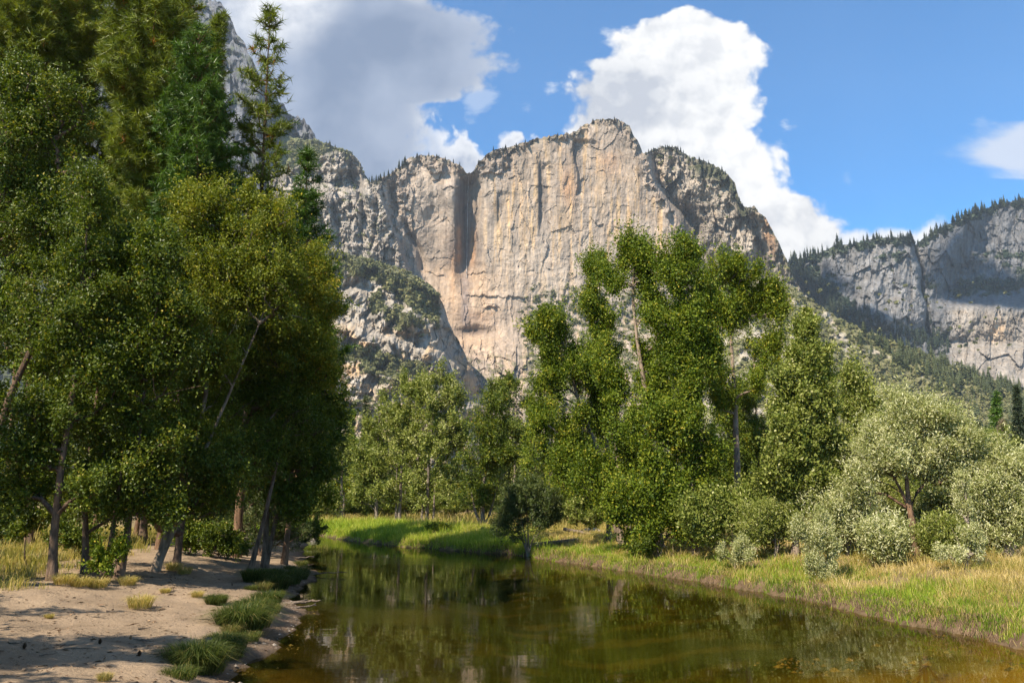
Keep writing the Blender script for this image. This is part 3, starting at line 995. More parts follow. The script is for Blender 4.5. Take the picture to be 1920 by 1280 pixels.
gx = spaced(-16, 16, 0.16, 1.07, -3200, 3200)
gy = spaced(5, 40, 0.16, 1.06, -3200, 3200)
GX, GY = np.meshgrid(gx, gy)
GZ = ground_h(GX, GY)
gd, gfar = bank(GX, GY)
m_ground, N, out = new_mat('ground_soil')
geo = N.n('ShaderNodeNewGeometry'); pos = geo.outputs['Position']
n1 = N.noise(pos, 1.3, 6, 0.6); n2 = N.noise(pos, 14.0, 5, 0.7); n3 = N.noise(pos, 60.0, 3, 0.7)
base = N.attr('soil')
k = N.math('MULTIPLY', N.range(n1, 0.3, 0.7, 0.78, 1.15), N.math('MULTIPLY', N.range(n2, 0.3, 0.75, 0.80, 1.16), N.range(n3, 0.3, 0.7, 0.86, 1.12)))
cc = N.n('ShaderNodeCombineColor')
for i in range(3): N.put(cc.inputs[i], k)
p = N.n('ShaderNodeBsdfPrincipled')
litter = N.range(N.math('MULTIPLY', n2, N.noise(pos, 5.0, 4, 0.6)), 0.36, 0.42, 0.0, 0.45)
gcol = N.mix(1.0, base, cc.outputs[0], 'MULTIPLY')
N.put(p.inputs['Base Color'], N.mix(litter, gcol, (0.12, 0.085, 0.05)))
p.inputs['Roughness'].default_value = 0.95
p.inputs['Specular IOR Level'].default_value = 0.1
b = N.n('ShaderNodeBump'); b.inputs['Distance'].default_value = 0.07; b.inputs['Strength'].default_value = 0.8
N.put(b.inputs['Height'], N.math('ADD', N.math('MULTIPLY', n1, 0.6), N.math('ADD', n2, N.math('MULTIPLY', n3, 0.3))))
N.put(p.inputs['Normal'], b.outputs[0])
N.put(out.inputs['Surface'], p.outputs[0])


def soil_colour(px, py, d, far):
    c = np.empty(px.shape + (3,))
    c[:] = (0.29, 0.21, 0.138)                                    # sand
    n = fbm(px * 0.3, py * 0.3, 0, 5, 221)
    c *= (1 + 0.25 * n)[..., None]
    inland = sm(d + 2.5 * n, 6.5, 9.5) * (1 - far) * sm(py + 0.6 * px, 8, 16)
    c = lerp3(c, inland * 0.8, (0.22, 0.155, 0.075))                # grassy soil behind the beach
    c = lerp3(c, far * 1.0, (0.20, 0.145, 0.075))
    c = lerp3(c, far * gauss(d - 0.25, 0.35), (0.125, 0.080, 0.050))
    c = lerp3(c, (1 - far) * (1 - sm(d, 0.1, 0.9)), (0.155, 0.105, 0.070))
    bed = (d < 0)
    shallow = np.exp(np.minimum(d, 0) / 4.0)
    c = np.where(bed[..., None], lerp3(c * 0 + np.array((0.36, 0.215, 0.042)), (1 - shallow) * 0.6, (0.22, 0.15, 0.03)), c)
    c = lerp3(c, bed * sm(py + 2.0 * n - 0.20 * px, 13.2, 18.2) * 0.95, (0.017, 0.025, 0.004))  # dark olive bed farther out; shade towards the left is coloured in too
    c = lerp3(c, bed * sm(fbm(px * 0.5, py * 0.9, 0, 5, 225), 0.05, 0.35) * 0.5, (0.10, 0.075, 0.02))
    c = lerp3(c, bed * (1 - far) * (1 - sm(-d, 2.0, 6.0)) * 0.75, (0.045, 0.034, 0.016))  # shade along the near bank, painted into the bed colour
    return c


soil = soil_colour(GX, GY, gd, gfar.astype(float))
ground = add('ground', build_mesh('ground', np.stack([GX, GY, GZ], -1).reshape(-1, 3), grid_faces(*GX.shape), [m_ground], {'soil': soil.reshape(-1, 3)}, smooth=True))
tag(ground, "sandy near bank, grassy far bank and valley floor", kind='structure')

# water: a clear tea coloured sheet with ripples over the bed
m_water, N, out = new_mat('river_water')
geo = N.n('ShaderNodeNewGeometry'); pos = geo.outputs['Position']
rip = N.noise(N.mapping(pos, (2.2, 5.0, 1.0)), 1.0, 4, 0.6, 0.3)
rip2 = N.noise(N.mapping(pos, (0.5, 1.1, 1.0)), 1.0, 2, 0.5, 0.4)
gust = N.noise(N.mapping(pos, (0.10, 0.16, 1.0)), 1.0, 3, 0.5)
amp = N.range(gust, 0.48, 0.62, 0.06, 1.0, smooth=True)
b = N.n('ShaderNodeBump'); b.inputs['Strength'].default_value = 1.0; b.inputs['Distance'].default_value = 0.0055
N.put(b.inputs['Height'], N.math('ADD', N.math('MULTIPLY', N.math('MULTIPLY', rip, amp), 0.9), N.math('MULTIPLY', rip2, 0.7)))
fr = N.n('ShaderNodeFresnel'); fr.inputs['IOR'].default_value = 1.33
N.put(fr.inputs['Normal'], b.outputs[0])
tr = N.n('ShaderNodeBsdfTransparent'); tr.inputs['Color'].default_value = (0.78, 0.72, 0.36, 1)
gl = N.n('ShaderNodeBsdfGlossy'); gl.inputs['Roughness'].default_value = 0.02
N.put(gl.inputs['Normal'], b.outputs[0])
mx = N.n('ShaderNodeMixShader')
N.put(mx.inputs[0], fr.outputs[0]); N.put(mx.inputs[1], tr.outputs[0]); N.put(mx.inputs[2], gl.outputs[0])
N.put(out.inputs['Surface'], mx.outputs[0])
wx = np.linspace(-150, 75, 60); wy = np.linspace(-30, 100, 40)
WX, WY = np.meshgrid(wx, wy)
river = add('river', build_mesh('river', np.stack([WX, WY, 0 * WX], -1).reshape(-1, 3), grid_faces(*WX.shape)[:, ::-1], [m_water]))
tag(river, "still tea coloured river reflecting the trees", kind='structure')


# ================================================================ plants
def leaf_material(name, stops, rough=0.42, spec=0.4, trans=0.28, tcol=(1.25, 1.3, 0.55)):
    m, N, out = new_mat(name)
    t = N.attr('tint', 'Fac')
    col = N.ramp(t, stops)
    p = N.n('ShaderNodeBsdfPrincipled')
    N.put(p.inputs['Base Color'], col)
    p.inputs['Roughness'].default_value = rough
    p.inputs['Specular IOR Level'].default_value = spec
    if trans > 0:
        tl = N.n('ShaderNodeBsdfTranslucent')
        N.put(tl.inputs['Color'], N.mix(1.0, col, tcol, 'MULTIPLY'))
        mx = N.n('ShaderNodeMixShader'); mx.inputs[0].default_value = trans
        N.put(mx.inputs[1], p.outputs[0]); N.put(mx.inputs[2], tl.outputs[0])
        N.put(out.inputs['Surface'], mx.outputs[0])
    else:
        N.put(out.inputs['Surface'], p.outputs[0])
    return m


def bark_material(name, a, b, scale=1.0):
    m, N, out = new_mat(name)
    tc = N.n('ShaderNodeTexCoord')
    v = N.mapping(tc.outputs['Object'], (9 * scale, 9 * scale, 2.2 * scale))
    n = N.noise(v, 1.0, 5, 0.65, 0.5)
    p = N.n('ShaderNodeBsdfPrincipled')
    N.put(p.inputs['Base Color'], N.ramp(n, [(0.32, a), (0.62, b)]))
    p.inputs['Roughness'].default_value = 0.9
    p.inputs['Specular IOR Level'].default_value = 0.15
    bp = N.n('ShaderNodeBump'); bp.inputs['Distance'].default_value = 0.05; bp.inputs['Strength'].default_value = 0.9
    N.put(bp.inputs['Height'], n); N.put(p.inputs['Normal'], bp.outputs[0])
    N.put(out.inputs['Surface'], p.outputs[0])
    return m


L_COTTON = leaf_material('cottonwood_leaves', [(0.0, (0.044, 0.080, 0.0065)), (0.45, (0.122, 0.165, 0.012)), (0.8, (0.23, 0.25, 0.020)), (1.0, (0.37, 0.30, 0.03))], 0.5, 0.2)
L_SHADE = leaf_material('shaded_leaves', [(0.0, (0.040, 0.066, 0.007)), (0.5, (0.096, 0.130, 0.011)), (0.85, (0.19, 0.205, 0.018)), (1.0, (0.32, 0.25, 0.03))], 0.45, 0.25)  # darker leaf copy for shaded trees; the shade is put into the colour
L_GOLD = leaf_material('turning_leaves', [(0.0, (0.068, 0.095, 0.008)), (0.5, (0.165, 0.185, 0.015)), (0.85, (0.29, 0.275, 0.024)), (1.0, (0.43, 0.30, 0.03))], 0.5, 0.2)
L_PALE = leaf_material('pale_poplar_leaves', [(0.0, (0.078, 0.110, 0.016)), (0.5, (0.175, 0.200, 0.034)), (0.85, (0.305, 0.310, 0.080)), (1.0, (0.47, 0.455, 0.21))], 0.5, 0.2)
L_SILVER = leaf_material('willow_leaves', [(0.0, (0.115, 0.145, 0.035)), (0.4, (0.25, 0.265, 0.08)), (0.75, (0.43, 0.425, 0.20)), (1.0, (0.64, 0.61, 0.40))], 0.5, 0.2, 0.3)
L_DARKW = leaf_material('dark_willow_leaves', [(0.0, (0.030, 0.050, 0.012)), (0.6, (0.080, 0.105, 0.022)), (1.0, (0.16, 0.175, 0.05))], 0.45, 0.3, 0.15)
L_PINE = leaf_material('pine_needles', [(0.0, (0.0560, 0.0850, 0.0090)), (0.6, (0.1520, 0.1827, 0.0198)), (0.93, (0.2320, 0.2380, 0.0315)), (1.0, (0.3360, 0.1445, 0.0270))], 0.45, 0.25, 0.25)
L_CEDAR = leaf_material('lush_needles', [(0.0, (0.026, 0.060, 0.008)), (0.6, (0.070, 0.130, 0.014)), (1.0, (0.13, 0.20, 0.024))], 0.45, 0.3, 0.25)
L_FIR = leaf_material('fir_needles', [(0.0, (0.018, 0.030, 0.014)), (0.6, (0.036, 0.052, 0.022)), (1.0, (0.062, 0.074, 0.030))], 0.5, 0.3, 0.1)
L_FIRL = leaf_material('light_fir_needles', [(0.0, (0.050, 0.062, 0.022)), (0.6, (0.078, 0.092, 0.032)), (1.0, (0.11, 0.12, 0.045))], 0.5, 0.3, 0.1)
L_DEAD = leaf_material('dead_needles', [(0.0, (0.11, 0.085, 0.05)), (1.0, (0.20, 0.155, 0.09))], 0.6, 0.2, 0.1)
L_SCRUB = leaf_material('scrub_leaves', [(0.0, (0.0712, 0.0760, 0.0252)), (0.5, (0.1330, 0.1311, 0.0468)), (1.0, (0.2185, 0.1900, 0.0720))], 0.6, 0.2, 0.1)
B_ALDER = bark_material('alder_bark', (0.045, 0.028, 0.018), (0.19, 0.125, 0.085))
B_PINE = bark_material('pine_bark', (0.045, 0.026, 0.017), (0.21, 0.125, 0.075), 0.7)
B_COTTON = bark_material('cottonwood_bark', (0.060, 0.046, 0.034), (0.27, 0.215, 0.165), 0.8)
B_PALE = bark_material('pale_bark', (0.085, 0.060, 0.042), (0.30, 0.225, 0.165), 0.8)


def unit(a):
    return a / (np.linalg.norm(a, axis=-1, keepdims=True) + 1e-9)


def tubes(paths, radii, sides=6):
    """paths: list of (n,3); radii: list of (n,)"""
    V, F, off = [], [], 0
    ang = np.arange(sides) * 2 * math.pi / sides
    for p, r in zip(paths, radii):
        p = np.asarray(p, float); n = len(p)
        t = unit(np.gradient(p, axis=0))
        ref = np.where(np.abs(t[:, 2:3]) > 0.9, np.array([[1.0, 0, 0]]), np.array([[0, 0, 1.0]]))
        a = unit(np.cross(t, ref)); b = np.cross(t, a)
        ring = p[:, None] + np.asarray(r)[:, None, None] * (np.cos(ang)[None, :, None] * a[:, None] + np.sin(ang)[None, :, None] * b[:, None])
        V.append(ring.reshape(-1, 3))
        i = np.arange(n - 1)[:, None] * sides; k = np.arange(sides)[None]; k2 = (k + 1) % sides
        F.append(np.stack([i + k, i + k2, i + sides + k2, i + sides + k], -1).reshape(-1, 4) + off)
        off += n * sides
    return np.concatenate(V), np.concatenate(F)


def smooth_path(pts, n):
    pts = np.asarray(pts, float)
    if len(pts) == 2:
        return pts[0] + np.linspace(0, 1, n)[:, None] * (pts[1] - pts[0])
    d = np.concatenate([[0], np.cumsum(np.linalg.norm(np.diff(pts, axis=0), axis=1))])
    tt = np.linspace(0, d[-1], n)
    out = np.stack([np.interp(tt, d, pts[:, i]) for i in range(3)], 1)
    for _ in range(max(1, n // 8)):
        out[1:-1] = 0.25 * out[:-2] + 0.5 * out[1:-1] + 0.25 * out[2:]
    return out


def leaf_quads(pos, ldir, nrm, size, width=0.62, fold=0.12):
    side = unit(np.cross(ldir, nrm)); up = np.cross(side, ldir)
    s = size[:, None]
    a = pos
    b = pos + ldir * s * 0.45 + side * s * width * 0.5 + up * s * fold
    c = pos + ldir * s
    d = pos + ldir * s * 0.45 - side * s * width * 0.5 + up * s * fold
    V = np.stack([a, b, c, d], 1).reshape(-1, 3)
    return V, np.arange(len(V)).reshape(-1, 4)


def grow(rng, stems, clumps):
    """Join every clump to the nearest useful node of the stems; returns branch paths and radii."""
    nodes = [p for st in stems for p in st[0]]
    plen = []
    for st in stems:
        d = np.concatenate([[0], np.cumsum(np.linalg.norm(np.diff(st[0], axis=0), axis=1))])
        plen += list(d)
    n0 = len(nodes)
    parent = [-1] * n0
    P = np.zeros((n0 + 2 * len(clumps), 3)); P[:n0] = nodes
    Lh = np.zeros(len(P)); Lh[:n0] = plen
    cnt = n0
    root = stems[0][0][0]
    order = np.argsort([np.min(np.linalg.norm(P[:n0] - c, axis=1)) for c in clumps])
    link, ends = [], []
    for i in order:
        c = clumps[i]
        dv = P[:cnt] - c
        dist = np.linalg.norm(dv, axis=1)
        cost = dist + 0.22 * Lh[:cnt] + 1.6 * np.maximum(dv[:, 2] + 0.25 * dist, 0)
        q = int(np.argmin(cost))
        mid = 0.5 * (P[q] + c) + rng.normal(0, 0.07, 3) * dist[q] + np.array([0, 0, 0.06 * dist[q]])
        P[cnt] = mid; Lh[cnt] = Lh[q] + dist[q] * 0.5
        P[cnt + 1] = c; Lh[cnt + 1] = Lh[q] + dist[q]
        parent += [q, cnt]
        cnt += 2
    w = np.zeros(cnt); w[n0:] = 0
    w[n0 + 1::2] += 1.0
    for k in range(cnt - 1, n0 - 1, -1):
        w[parent[k]] += w[k]
    return P[:cnt], parent, w, n0


def crown_points(rng, blobs, n, shell=0.4, per_bough=9, rise=0.5):
    """sprays gathered into boughs: each bough a plume pointing outwards and up, with air between the plumes"""
    m = max(3, n // per_bough)
    B = np.array(blobs)
    vol = (B[:, 3] * B[:, 4] * B[:, 5]) ** 0.62
    pick = rng.choice(len(blobs), m, p=vol / vol.sum())
    d = unit(rng.normal(size=(m, 3)) + np.array([0, 0, 0.15]))
    r = rng.random(m) ** shell * rng.uniform(0.72, 1.0, m)
    b = B[pick]
    out = unit(d * r[:, None] * b[:, 3:6])
    ext = np.minimum(b[:, 3], b[:, 5])
    L = np.clip(ext * rng.uniform(0.45, 1.15, m), 0.25, 2.9)
    ax = unit(out + np.array([0, 0, rise]) + rng.normal(0, 0.25, (m, 3)))
    c0 = b[:, :3] + d * r[:, None] * b[:, 3:6] - ax * L[:, None] * 0.55
    k = np.repeat(np.arange(m), per_bough)[:max(n, per_bough)]
    t = rng.random(len(k))
    pts = c0[k] + ax[k] * (L[k] * t)[:, None] + rng.normal(size=(len(k), 3)) * (0.29 * L[k] * (1.05 - 0.70 * t))[:, None]
    return pts, unit(0.5 * out[k] + unit(pts - b[k, :3] + 1e-4) * 0.4 + ax[k] * 0.3), pick[k]


def make_tree(name, label, cat, group, base, stems, blobs, n, leaf, bark, seed, per=46, size=0.10, spray=0.75, r0=0.16, width=0.62, tint=(0.4, 0.22), top_tint=0.0,
              droop=0.1, updir=0.5, twig=0.010, sides=6, gloss_up=0.55, shell=0.42, bough=9):
    """base: world point; stems: world polylines; blobs: world ellipsoids (x,y,z,rx,ry,rz)."""
    rng = np.random.default_rng(seed)
    base = np.asarray(base, float)
    st = []
    for k, s in enumerate(stems):
        s = np.asarray(s, float) - base
        L = np.linalg.norm(np.diff(s, axis=0), axis=1).sum()
        m = max(8, int(L / 0.55))
        p = smooth_path(s, m)
        p[1:] += np.cumsum(rng.normal(0, 0.012, (m - 1, 3)) * [1, 1, 0.2], 0) * 0.8
        st.append((p, L))
    bl = [(b[0] - base[0], b[1] - base[1], b[2] - base[2], b[3], b[4], b[5]) for b in blobs]
    pts, outw, _ = crown_points(rng, bl, n, shell, bough, updir)
    n = len(pts)
    P, parent, w, n0 = grow(rng, st, pts)
    paths, rad = [], []
    k0 = 0
    for k, (p, L) in enumerate(st):
        m = len(p)
        h = np.linspace(0, 1, m)
        rr = (r0 if k == 0 else r0 * 0.8) * (1 - 0.86 * h ** 0.85)
        rr = rr * (1 + 0.45 * np.exp(-h * L / 0.35))
        paths.append(p); rad.append(rr); k0 += m
    tw = twig * np.maximum(w, 1) ** 0.46
    bp, br = [], []
    for k in range(n0, len(P), 2):
        q = parent[k]
        r1 = tw[k] * 1.1
        bp.append(np.stack([P[q], P[k], P[k + 1]])); br.append(np.array([r1 * 1.1, r1 * 0.9, max(tw[k + 1] * 0.7, twig * 0.6)]))
    V1, F1 = tubes(paths, rad, sides + 2)
    V2, F2 = tubes(bp, br, 4)
    root = empty(name, tuple(base))
    tag(root, label, cat, group)
    add('trunk', build_mesh('trunk', np.concatenate([V1, V2]), np.concatenate([F1, F2 + len(V1)]), [bark], smooth=True), root)
    # leaf sprays
    c = np.repeat(pts, per, 0); N_ = len(c)
    d = unit(outw + np.array([0, 0, updir]) + rng.normal(0, 0.35, outw.shape))
    d = np.repeat(d, per, 0)
    L = np.repeat(spray * rng.choice([0.8, 1.1, 1.7], n, p=[0.4, 0.4, 0.2]) * rng.uniform(0.8, 1.2, n), per)[:, None]
    t = rng.random(N_)[:, None]
    jit = rng.normal(size=(N_, 3)) * 0.17 * L * (0.35 + 0.65 * np.sin(np.pi * (0.15 + 0.8 * t)))
    pos = c + d * (t - 0.25) * L + jit
    pos[:, 2] -= droop * (t[:, 0] ** 2) * L[:, 0]
    ldir = unit(d * 0.6 + rng.normal(size=(N_, 3)) * 0.75 + np.array([0, 0, -droop]))
    cl_n = np.repeat(unit(outw * 0.8 + np.array([0, 0, gloss_up]) + rng.normal(0, 0.35, outw.shape)), per, 0)
    nrm = unit(cl_n + rng.normal(size=(N_, 3)) * 0.55)
    sz = size * rng.uniform(0.6, 1.35, N_)
    V, F = leaf_quads(pos, ldir, nrm, sz, width)
    zt = pos[:, 2]; zt = (zt - zt.min()) / (np.ptp(zt) + 1e-6)
    tn = np.repeat(np.clip(rng.normal(tint[0], 0.13, n), 0, 1), per) + rng.normal(0, tint[1], N_) + top_tint * sm(zt, 0.55, 1.0)
    add('crown', build_mesh('crown', V, F, [leaf], {'tint': np.repeat(np.clip(tn, 0, 1), 4)}), root)
    return root


def px_blob(u, v, ru, rv, Y, dy=0.0, ry=None):
    """an ellipsoid seen at (u,v) with half sizes in photograph pixels, Y metres away"""
    Yc = Y + dy
    x, y, z = at(u, v, Yc)
    x1, _, z1 = at(u + ru, v - rv, Yc)
    rx, rz = abs(x1 - x), abs(z1 - z)
    return (float(x), float(y), float(z), float(rx), float(ry if ry else min(rx, rz) * 1.0), float(rz))


def foot(u, v, Y):
    a, _ = ray(u, v)
    x = float(a * Y)
    return np.array([x, Y, float(ground_h(np.array([x]), np.array([Y]))[0]) - 0.04])


def px_stem(base, pts, Y, dys=None):
    out = [base]
    for i, (u, v) in enumerate(pts):
        dyy = dys[i] if dys else 0.0
        x, y, z = at(u, v, Y + dyy)
        out.append((float(x), float(y), float(z)))
    return out


def plumes(rng, B, k, core=True, slim=1.0):
    """break a crown's masses into upright plumes with air between them"""
    out = []
    for x, y, z, rx, ry, rz in B:
        if rx < 0.35 and slim == 1.0: out.append((x, y, z, rx, ry, rz)); continue
        for _ in range(k):
            d = unit(rng.normal(size=3)) * rng.random() ** 0.4 * 0.72
            out.append((x + d[0] * rx, y + d[1] * ry, z + d[2] * rz * 0.85, slim * rx * rng.uniform(0.28, 0.55), slim * ry * rng.uniform(0.28, 0.55), rz * rng.uniform(0.40, 0.75) / slim))
        if core: out.append((x, y, z, rx * 0.95, ry * 0.95, rz * 0.95))
    return out


def tree_px(name, label, cat, group, bu, bv, Y, stems, blobs, n, leaf, bark, seed, **kw):
    base = foot(bu, bv, Y)
    S = []
    for k, s in enumerate(stems):
        if s and isinstance(s[0], (list, tuple)) and len(s[0]) == 3:      # own foot: (u, v, 'foot')
            b = foot(s[0][0], s[0][1], Y); s = s[1:]
        else:
            b = base
        S.append(px_stem(b, s, Y))
    B = [px_blob(*b[:4], Y, *(b[4:])) for b in blobs]
    k = kw.pop('split', 5)
    core = kw.pop('core', True); slim = kw.pop('slim', 1.0)
    if k: B = plumes(np.random.default_rng(seed + 999), B, k, core, slim)
    return make_tree(name, label, cat, group, base, S, B, n, leaf, bark, seed, **kw)


def make_pine(name, label, cat, group, base, top, profile, leaf, bark, seed, whorls=34, per_whorl=5, tuft=0.22, needles=11, nw=0.022, rise=0.18, gap=0.30, r0=0.26, first=0.15, dens=1.0,
              brown=0.02, tint=(0.45, 0.2), sag=0.0):
    """A pine with curved limbs carrying tufts of long needles; profile: radius in metres against height 0..1"""
    rng = np.random.default_rng(seed)
    base = np.asarray(base, float); top = np.asarray(top, float) - base
    H = np.linalg.norm(top)
    mid = top * 0.5 + np.array([rng.normal(0, 0.02) * H, rng.normal(0, 0.02) * H, 0])
    tr = smooth_path([np.zeros(3), mid, top], 28)
    paths = [tr]; h = np.linspace(0, 1, 28)
    rad = [r0 * (1 - 0.93 * h) * (1 + 0.4 * np.exp(-h * H / 0.5))]
    prof = curve(profile)
    T, TD = [], []
    for i in range(whorls):
        f = first + (1 - first) * (i + rng.uniform(0, 0.8)) / whorls
        if f > 0.995: continue
        p0 = np.array([np.interp(f, h, tr[:, k]) for k in range(3)])
        nb = max(2, int(per_whorl * rng.uniform(0.6, 1.4)))
        a0 = rng.uniform(0, 6.28)
        for k in range(nb):
            a = a0 + k * 6.283 / nb + rng.normal(0, 0.25)
            L = prof(f) * rng.uniform(0.55, 1.12)
            if L < 0.12: continue
            dr = np.array([math.cos(a), math.sin(a), 0])
            up = rise + 0.55 * f * f + rng.normal(0, 0.10)
            s = np.linspace(0, 1, 6)[:, None]
            br = p0 + dr * L * s + np.array([0, 0, 1.0]) * L * (up * s ** 1.6 - (sag + 0.22 * (1 - f)) * np.sin(s * math.pi * 0.75))
            br[1:-1] += rng.normal(0, 0.03, (4, 3)) * L
            paths.append(br); rad.append(np.linspace(0.022 + 0.013 * L, 0.006, 6))
            m = max(3, int(L / gap * dens * 1.5))
            for j in range(m):
                ss = 0.30 + 0.70 * (j + rng.random()) / m
                q = np.array([np.interp(ss, s[:, 0], br[:, c]) for c in range(3)])
                lat = np.array([-dr[1], dr[0], 0]) * rng.choice([-1, 1])
                side = rng.random() < 0.75
                sl = (0.25 + 0.36 * L * (1.05 - ss)) * rng.uniform(0.5, 1.2) if side else 0
                d = unit(dr * 0.8 + lat * (0.9 if side else 0.15) + np.array([0, 0, 0.35]) + rng.normal(0, 0.25, 3))
                e = q + d * sl
                if side:
                    paths.append(np.stack([q, e])); rad.append(np.array([0.009, 0.005]))
                T.append(e); TD.append(d)
                if sl > 0.35:
                    T.append(q + d * sl * 0.5); TD.append(d)
                    T.append(q + d * sl * 0.75 + rng.normal(0, 0.12, 3)); TD.append(unit(d + rng.normal(0, 0.4, 3)))
    T.append(tr[-1]); TD.append(np.array([0, 0, 1.0]))
    T = np.array(T); TD = unit(np.array(TD))
    V1, F1 = tubes(paths[:1], rad[:1], 9)
    V2, F2 = tubes(paths[1:], rad[1:], 4)
    root = empty(name, tuple(base)); tag(root, label, cat, group)
    add('trunk', build_mesh('trunk', np.concatenate([V1, V2]), np.concatenate([F1, F2 + len(V1)]), [bark], smooth=True), root)
    n = len(T)
    c = np.repeat(T, needles, 0); d = np.repeat(TD, needles, 0)
    nd = unit(d * 0.55 + rng.normal(size=c.shape) * 0.72)
    ln = tuft * rng.uniform(0.75, 1.25, len(c))[:, None]
    s0 = c - d * rng.random((len(c), 1)) * tuft * 0.8
    side = unit(np.cross(nd, rng.normal(size=c.shape))) * nw * 0.5
    V = np.stack([s0 - side, s0 + side, s0 + nd * ln], 1).reshape(-1, 3)
    tn = np.repeat(np.where(rng.random(n) < brown, 1.0, np.clip(rng.normal(tint[0], tint[1], n), 0, 0.93)), needles * 3)
    add('crown', build_mesh('crown', V, np.arange(len(V)).reshape(-1, 3), [leaf], {'tint': tn}), root)
    return root


def pine_px(name, label, cat, group, bu, bv, tu, tv, Y, prof_px, leaf, bark, seed, **kw):
    base = foot(bu, bv, Y)
    x, y, z = at(tu, tv, Y)
    k = Y / FPX * 1.02
    prof = [(f, r * k) for f, r in prof_px]
    return make_pine(name, label, cat, group, base, (float(x), float(y), float(z)), prof, leaf, bark, seed, **kw)


def simple_conifer(name, H, R, seed, leaf, layers=15, spikes=9):
    """a distant conifer: layered drooping boughs on a stem, built as one mesh"""
    rng = np.random.default_rng(seed)
    V, F, tint = [], [], []
    off = 0
    for i in range(layers):
        f = i / (layers - 1)
        z0 = H * (0.10 + 0.88 * f); r = R * (1 - f) ** 0.85 * rng.uniform(0.75, 1.15) + 0.02 * H
        k = spikes if f < 0.7 else 6
        a0 = rng.uniform(0, 6.28)
        for j in range(k):
            a = a0 + j * 6.283 / k + rng.normal(0, 0.2)
            rr = r * rng.uniform(0.6, 1.2)
            d = np.array([math.cos(a), math.sin(a), 0]); s = np.array([-d[1], d[0], 0]) * rr * 0.42
            tip = d * rr + np.array([0, 0, z0 - rr * rng.uniform(0.1, 0.5)])
            m = d * rr * 0.55 + np.array([0, 0, z0 - 0.02 * H])
            V += [np.array([0, 0, z0 + 0.05 * H]), m + s, tip, m - s]
            tint += [float(np.clip(rng.normal(0.45, 0.25), 0, 1))] * 4
            F.append([off, off + 1, off + 2, off + 3]); off += 4
    tv, tf = tubes([np.array([[0, 0, -0.05 * H], [0, 0, 0.5 * H], [0, 0, H]])], [np.array([0.014 * H, 0.009 * H, 0.001 * H])], 5)
    me = build_mesh(name, np.concatenate([np.array(V), tv]), [np.array(F), tf + off], [leaf, B_PINE], {'tint': np.concatenate([tint, np.zeros(len(tv))])},
                    mat_index=[0] * len(F) + [1] * len(tf))
    return me


def ground_at(u, v, ymax=400.0):
    """where the sight line through (u, v) meets the ground"""
    Y = np.concatenate([np.arange(6, 60, 0.1), np.arange(60, ymax, 0.5)])
    a, b = ray(u, v)
    g = ground_h(a * Y, Y)
    k = np.nonzero(CAM_H + b * Y <= g)[0]
    y = float(Y[k[0]]) if len(k) else ymax
    return float(a * y), y, float(ground_h(np.array([a * y]), np.array([y]))[0])


def depth_at(u, v):
    return ground_at(u, v)[1]


# ---------------------------------------------------------------- trees of the near bank
G_LEFT = "alders and cottonwoods crowding the sandy near bank"
def left(label, bu, bv, stems, blobs, n, leaf, seed, bark=None, Y=None, name='alder_tree', **kw):
    kw = dict(dict(size=0.09, spray=0.75, per=70, r0=0.12, updir=0.7), **kw)
    return tree_px(name, label, 'tree', G_LEFT, bu, bv, Y or depth_at(bu, bv), stems, blobs, int(n * 1.35), leaf, bark or B_ALDER, seed, **kw)


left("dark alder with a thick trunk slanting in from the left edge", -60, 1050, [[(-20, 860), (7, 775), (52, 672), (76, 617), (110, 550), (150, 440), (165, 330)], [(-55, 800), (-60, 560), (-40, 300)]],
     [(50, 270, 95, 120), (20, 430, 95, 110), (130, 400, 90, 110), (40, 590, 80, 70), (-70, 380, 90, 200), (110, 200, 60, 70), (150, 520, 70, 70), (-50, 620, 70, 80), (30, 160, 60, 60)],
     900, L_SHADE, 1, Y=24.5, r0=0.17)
left("straight bare-stemmed alder with peeling reddish bark standing at the sand's edge", 97, 1088, [[(100, 1020), (112, 905), (128, 790), (142, 720), (150, 640), (160, 500), (172, 360)]],
     [(165, 540, 70, 110), (105, 760, 70, 60), (205, 700, 70, 80), (55, 850, 65, 60), (175, 400, 60, 90), (120, 640, 60, 50), (40, 930, 60, 40), (180, 905, 36, 36)], 660, L_SHADE, 2, r0=0.125)
left("thin alder just right of the bare-stemmed one", 160, 1076, [[(160, 1010), (163, 900), (172, 800), (185, 700), (200, 560)]],
     [(215, 610, 75, 110), (170, 800, 60, 60), (240, 850, 65, 55), (215, 480, 60, 80), (190, 915, 60, 45), (240, 960, 34, 24)], 540, L_SHADE, 3, r0=0.11)
left("twin-stemmed alder leaning right with a dark mossy foot", 222, 1084, [[(238, 1020), (250, 900), (262, 800), (275, 700), (290, 560)], [(196, 1064, 'foot'), (212, 1000), (226, 900), (240, 780)]],
     [(290, 500, 80, 110), (270, 680, 85, 80), (240, 800, 60, 55), (305, 860, 70, 55), (320, 600, 70, 80), (270, 945, 54, 35), (330, 975, 44, 24)], 720, L_SHADE, 4, r0=0.12)
